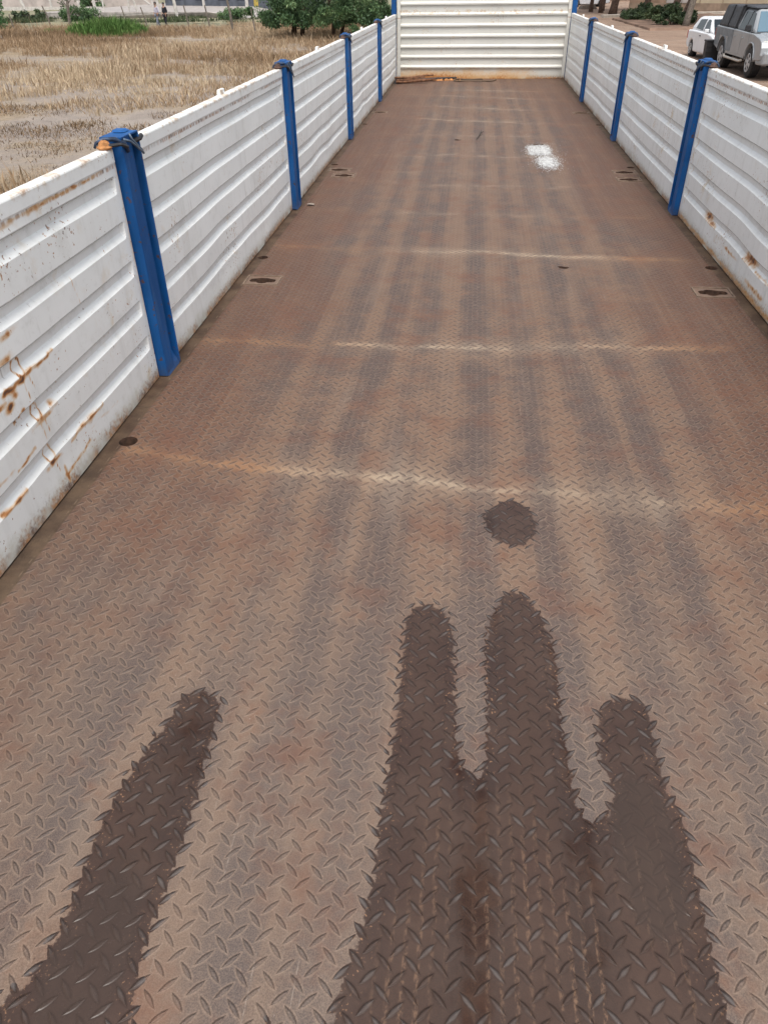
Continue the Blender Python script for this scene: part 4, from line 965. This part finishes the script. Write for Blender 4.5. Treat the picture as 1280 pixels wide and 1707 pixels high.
        MB().box(*sorted((s_*(W+.001), s_*(W+.006))), 3.52, 4.03, .60, 1.09).build('bed_side', bpy.data.materials['dusty_grey'], t, bevel=.004)
        MB().box(*sorted((s_*(W+.001), s_*(W+.006))), 2.552, 3.518, .885, 1.09).build('bed_side', bpy.data.materials['dusty_grey'], t, bevel=.004)
    # windshield, hood bulge, grille, bumper, bed canopy
    MB().hexa([(-cabx(1.12)+.07, .135, 1.135), (cabx(1.12)-.07, .135, 1.135), (cabx(1.12)-.07, .20, 1.125), (-cabx(1.12)+.07, .20, 1.125)],
              [(-cabx(1.6)+.09, .775, 1.60), (cabx(1.6)-.09, .775, 1.60), (cabx(1.6)-.09, .83, 1.57), (-cabx(1.6)+.09, .83, 1.57)]).build('windshield', GLASSB, cab)
    MB().hexa([(-.68, -.82, .98), (.68, -.82, .98), (.78, .12, 1.06), (-.78, .12, 1.06)], [(-.60, -.68, 1.05), (.60, -.68, 1.05), (.70, .10, 1.115), (-.70, .10, 1.115)]).build('hood', SILVER, t, bevel=.03)
    gl = MB().box(-.52, .52, -.985, -.93, .72, .92).build('grille', TRIM, t, bevel=.02)
    for zz in (.77, .82, .87): MB().box(-.48, .48, -.998, -.984, zz-.012, zz+.012).build('grille_bar', ALLOY, gl)
    MB().hexa([(-W-.01, -.70, .38), (W+.01, -.70, .38), (W-.10, -1.02, .38), (-W+.10, -1.02, .38)][::-1], [(-W-.015, -.62, .70), (W+.015, -.62, .70), (W-.10, -1.05, .70), (-W+.10, -1.05, .70)][::-1]).build('bumper', SILVER, t, bevel=.05)
    MB().box(-.50, .50, -1.04, -.98, .42, .54).build('air_intake', TRIM, t)
    MB().box(-W+.05, W-.05, 4.08, 4.13, .46, .62).build('rear_bumper', TRIM, t, bevel=.02)
    cb = [(-W+.03, 1.99, 1.115), (W-.03, 1.99, 1.115), (W-.03, 4.04, 1.125), (-W+.03, 4.04, 1.125)]
    ct = [(-W+.16, 1.96, 1.72), (W-.16, 1.96, 1.72), (W-.14, 3.78, 1.70), (-W+.14, 3.78, 1.70)]
    can = MB().hexa(cb, ct).build('canopy', TARP, t, bevel=.05)
    m = MB()
    for s_ in (-1, 1):
        m.tube([(s_*(W-.02), 2.02, 1.13), (s_*(W-.135), 2.0, 1.70)], .03, 7); m.tube([(s_*(W-.02), 2.95, 1.13), (s_*(W-.14), 2.9, 1.71)], .02, 7)
    m.tube([(-W+.15, 1.97, 1.72), (W-.15, 1.97, 1.72)], .03, 7); m.build('canopy_frame', TRIM, can)
    MB().hexa([(-W+.18, .90, 1.668), (W-.18, .90, 1.668), (W-.18, 1.95, 1.672), (-W+.18, 1.95, 1.672)], [(-W+.20, .98, 1.70), (W-.20, .98, 1.70), (W-.20, 1.95, 1.72), (-W+.20, 1.95, 1.72)]).build('roof_tarp', TARP, t, bevel=.01)
    m = MB(); m.box(-.5, .5, .5, 3.2, .30, .44); m.build('chassis', TRIM, t)
    return t
pickup()
def hatchback(name, label, loc, rz, paint, sc=1., zs=1.):
    t = thing(name, label, 'car', loc, rz); t.scale = (sc, sc, sc*zs)
    W = .80; yf, yr = 0., 2.32
    poly = [(-.66, .30), (-.42, .24)]+arch(yf, .33, .27)+[(.42, .20), (1.90, .20)]+arch(yr, .33, .27)+[(2.72, .28), (2.95, .38), (2.98, .62), (2.90, .90), (2.2, .92), (.35, .90), (-.05, .86), (-.50, .72), (-.68, .58), (-.70, .42)]
    body = MB().prism(poly, -W, W).build('body', paint, t)
    bv = body.modifiers.new('bevel', 'BEVEL'); bv.width = .11; bv.segments = 5; bv.limit_method = 'ANGLE'; bv.angle_limit = R(50)
    cx = lambda z: W-.04-(z-.88)*.32
    zt = 1.40
    V = [(-cx(.88), -.02, .875), (cx(.88), -.02, .875), (cx(.88), 2.90, .885), (-cx(.88), 2.90, .885)]
    cab = MB(); cab.hexa(V, [(-cx(zt), .88, zt-.015), (cx(zt), .88, zt-.015), (cx(zt), 2.42, zt-.03), (-cx(zt), 2.42, zt-.03)])
    cab = cab.build('cabin', paint, t, bevel=.13)
    for s_ in (-1, 1):
        fx = lambda y, z, s_=s_: (s_*(cx(z)-.014), s_)
        m = MB(); side_quad(m, [(.42, .94), (1.14, .94), (1.20, 1.22), (1.12, 1.315), (.90, 1.30)], fx, .02); m.build('front_side_window', GLASS, cab)
        m = MB(); side_quad(m, [(1.32, .95), (2.20, .98), (2.06, 1.28), (1.36, 1.315)], fx, .02); m.build('rear_side_window', GLASS, cab)
        o = MB().box(*sorted((s_*(W+.001), s_*(W+.006))), .36, 1.42, .30, .87).build('door', paint, t, bevel=.004)
        MB().box(*sorted((s_*(W+.007), s_*(W+.028))), 1.18, 1.32, .76, .785).build('handle', TRIM, o)
        MB().hexa([(s_*(W-.03), .38, .93), (s_*(W+.13), .38, .93), (s_*(W+.13), .45, .93), (s_*(W-.03), .45, .93)], [(s_*(W-.02), .38, 1.04), (s_*(W+.12), .38, 1.04), (s_*(W+.12), .46, 1.04), (s_*(W-.02), .46, 1.04)]).build('mirror', paint, t, bevel=.02)
        for yc in (yf, yr):
            wheel(t, s_*(W-.10), yc, .285, .18, s_)
            MB().lathe((s_*(W-.22), yc, .27), (s_, 0, 0), [(0, .32), (.14, .32)], 20).build('wheel_well', TRIM, t)
        MB().hexa([(s_*(W-.34), -.705, .52), (s_*(W-.06), -.62, .52), (s_*(W-.0), -.42, .55), (s_*(W-.3), -.5, .55)], [(s_*(W-.32), -.62, .66), (s_*(W-.08), -.54, .67), (s_*(W-.0), -.36, .70), (s_*(W-.3), -.45, .70)]).build('headlight', LAMP, t, bevel=.015)
        MB().box(*sorted((s_*(W-.10), s_*(W+.004))), 2.86, 2.97, .60, .86).build('tail_light', REDL, t, bevel=.01)
    MB().hexa([(-cx(.95)+.06, .02, .925), (cx(.95)-.06, .02, .925), (cx(.95)-.06, .08, .91), (-cx(.95)+.06, .08, .91)], [(-cx(1.33)+.05, .745, 1.335), (cx(1.33)-.05, .745, 1.335), (cx(1.33)-.05, .81, 1.30), (-cx(1.33)+.05, .81, 1.30)]).build('windshield', GLASS, cab)
    MB().hexa([(-cx(1.0)+.08, 2.86, .98), (cx(1.0)-.08, 2.86, .98), (cx(1.0)-.08, 2.78, .97), (-cx(1.0)+.08, 2.78, .97)], [(-cx(1.3)+.06, 2.545, 1.29), (cx(1.3)-.06, 2.545, 1.29), (cx(1.3)-.06, 2.46, 1.27), (-cx(1.3)+.06, 2.46, 1.27)]).build('rear_window', GLASS, cab)
    MB().box(-.6, .6, -.725, -.66, .26, .46).build('bumper', TRIM, t, bevel=.02)
    MB().box(-.4, .4, .3, 2.1, .14, .21).build('chassis', TRIM, t)
    return t
hatchback('white_hatchback', 'small white hatchback parked behind the silver pickup', (8.78, 31.20, GZ), R(2.0), CARWHITE, 1., .91)
hatchback('white_hatchback', 'pale car parked far away by the building behind the tree trunks', (11.6, 87.2, GZ), R(95), simple('pale_car_paint', (.55, .57, .60), .3, 0, .04), 1.05)
t = thing('plastic_crate', 'black crate standing on the dirt behind the pickup', 'crate', (7.99, 30.62, GZ))
m = MB().hexa([(-.24, -.16, .0), (.24, -.16, .0), (.24, .16, .0), (-.24, .16, .0)], [(-.27, -.18, .64), (.27, -.18, .64), (.27, .18, .64), (-.27, .18, .64)]); o = m.build('crate_body', TRIM, t, bevel=.02)
MB().box(-.285, .285, -.195, .195, .641, .69).build('rim', TRIM, t, bevel=.01)
for zz in (.18, .34, .50): MB().box(-.27, .27, -.186, -.176, zz, zz+.02).build('rib', TYRE, o)

# ================================================================== right background
# kerbed verge with trunks and ivy
KERB = simple('pale_kerb', (.42, .37, .31), .9, 0, .2, 2.)
VERGE = simple('verge_soil', (.19, .125, .09), .95, 0, .35, 1.2, .2, .05)
tag(MB().hexa([(9.1, 61.7, GZ-.1), (9.35, 49.2, GZ-.1), (17.0, 50.6, GZ-.1), (17.0, 67.6, GZ-.1)], [(9.15, 61.6, GZ+.10), (9.40, 49.4, GZ+.10), (17.0, 50.8, GZ+.12), (17.0, 67.4, GZ+.12)]).build('verge', VERGE), kind='structure')
tag(MB().hexa([(8.9, 64.2, GZ-.1), (12.0, 66.9, GZ-.1), (12., 67.5, GZ-.1), (8.8, 65.2, GZ-.1)], [(8.9, 64.2, GZ+.16), (12.0, 66.9, GZ+.16), (12., 67.5, GZ+.16), (8.8, 65.2, GZ+.16)]).build('kerb', KERB), kind='structure')
tag(MB().hexa([(12.0, 66.9, GZ-.1), (19, 69.2, GZ-.1), (19, 69.9, GZ-.1), (12., 67.5, GZ-.1)], [(12.0, 66.9, GZ+.16), (19, 69.2, GZ+.16), (19, 69.9, GZ+.16), (12., 67.5, GZ+.16)]).build('kerb', KERB), kind='structure')
TR = [(9.28, 74.8, .15, .05, 'slim brown tree trunk nearest the headboard'), (9.85, 73.0, .16, -.15, 'brown tree trunk second from the headboard'), (10.5, 77.0, .14, .3, 'dark slim trunk in front of the far pale car'),
      (10.18, 68.9, .27, .45, 'thick reddish trunk leaning over the pale kerb end'), (11.75, 64.6, .22, .45, 'dark trunk with ivy at its foot near the kerb'), (12.6, 59.9, .21, .85, 'leaning trunk wrapped in a dark green ivy bush'),
      (12.15, 54.3, .20, .85, 'tall leaning dark trunk at the near end of the verge'), (11.75, 51.6, .17, .5, 'pale brown leaning trunk nearest to the parked cars')]
crown_me = leaf_mesh('crown', [(random.gauss(0, 1.5), random.gauss(0, 1.5), 6.+random.gauss(0, .8), random.uniform(.6, 1.0)) for _ in range(40)], 90, .13, 44)
for i, (x, y, r, ln, lab) in enumerate(TR):
    t = thing('verge_tree', lab, 'tree', (x, y, GZ), 0, 'tree trunks along the verge')
    q = random.Random(i); P = [(0, 0, -.05), (ln*.12, 0, .5), (ln*.5+q.uniform(-.04, .04), 0, 1.7), (ln, .1, 3.2), (ln*1.6, .1, 5.2), (ln*1.8, .2, 6.3)]
    m = MB().tube(P, [r*1.35, r*1.05, r*.95, r*.85, r*.6, r*.3], 10)
    for k in range(4): m.tube([P[3], (P[3][0]+.8*math.cos(k*1.7), .8*math.sin(k*1.7), 4.4), (P[4][0]+1.5*math.cos(k*1.7), 1.5*math.sin(k*1.7), 5.8)], [r*.5, r*.35, r*.12], 6)
    m.build('trunk', BARK if i != 7 else BARKG, t, smooth=True)
    c = link('crown', crown_me if i == 0 else crown_me, None, t); c.location = (ln*1.6, 0, 0); c.rotation_euler = (0, 0, i*1.3)
crown_me.materials.append(LEAF2)
IV = [(11.7, 64.0, .55, .50, .75, 'dark ivy clump at the foot of the trunk near the kerb'), (12.55, 59.3, .55, .5, 1.0, 'dark upright ivy bush around the leaning trunk'), (12.35, 53.9, .5, .5, .55, 'small ivy patch at the foot of the tall leaning trunk'),
      (11.0, 62.5, 1.2, .8, .35, 'low spreading green shrub along the kerb'), (11.0, 57.0, .45, .5, .8, 'small dark round shrub in the middle of the verge'), (11.2, 52.8, 1.0, .8, .5, 'olive green shrub at the near corner of the verge'), (10.2, 60.3, .8, 1.6, .25, 'low green ground plants at the tip of the verge')]
for i, (x, y, rx, ry, h, lab) in enumerate(IV):
    bush('verge_shrub', lab, 'shrub', (x, y, GZ+.09), (rx, ry, h), 18, 120, .075, LEAF2, 60+i, 'shrubs on the verge')
# beige building with panelled doors
BEIGE = simple('beige_render', (.40, .335, .235), .85, 0, .12, .8); BEIGED = simple('brown_render', (.25, .185, .135), .9, 0, .3, 1.4); BRICK = simple('brown_masonry', (.27, .185, .13), .9, 0, .25, 1.2); DOORG = simple('grey_door_paint', (.36, .33, .31), .7, 0, .15, 2.)
t = thing('building', 'beige building with tall panelled doors behind the verge', 'building', (12.6, 76.5, GZ), R(-24))
MB().box(0, 26, .02, 9, .0, 4.6).build('wall', BEIGE, t)
MB().box(-.02, 26, -.06, .018, .0, .55).build('plinth', BEIGED, t)
MB().box(-.02, 2.9, -.05, .016, .552, 4.6).build('masonry_pier', BRICK, t)
gd = MB()
for k in range(3): gd.box(3.0+k*.62, 3.58+k*.62, -.10, -.02, .56, 3.2)
gd.build('door', DOORG, t)
for k in range(10): MB().box(5.6+k*1.75, 5.64+k*1.75, -.03, .019, .56, 4.6).build('panel_joint', BEIGED, t)
t2 = MB().box(-.3, 26.3, -.5, 9.3, 4.61, 4.75).build('roof', BEIGED, t)
wall('low_wall', 'low brown wall behind the white hatchback', 'wall', (12.9, 51.6), (24, 47.6), .25, .62, BEIGED, 0, None)
wall('boundary_wall', 'far brown wall behind the pale parked car', 'wall', (3, 108), (40, 98), .3, 2.6, BRICK)
tag(MB().hexa([(9.05, 80.2, GZ-.05), (10.6, 80.4, GZ-.05), (10.6, 82., GZ-.05), (9.0, 82, GZ-.05)], [(9.2, 80.4, GZ+.3), (10.3, 80.5, GZ+.35), (10.4, 81.8, GZ+.3), (9.1, 81.8, GZ+.25)]).build('earth_mound', simple('dark_soil', (.09, .07, .055), .95), bevel=.1), 'low dark heap of earth behind the first brown trunk', 'heap')
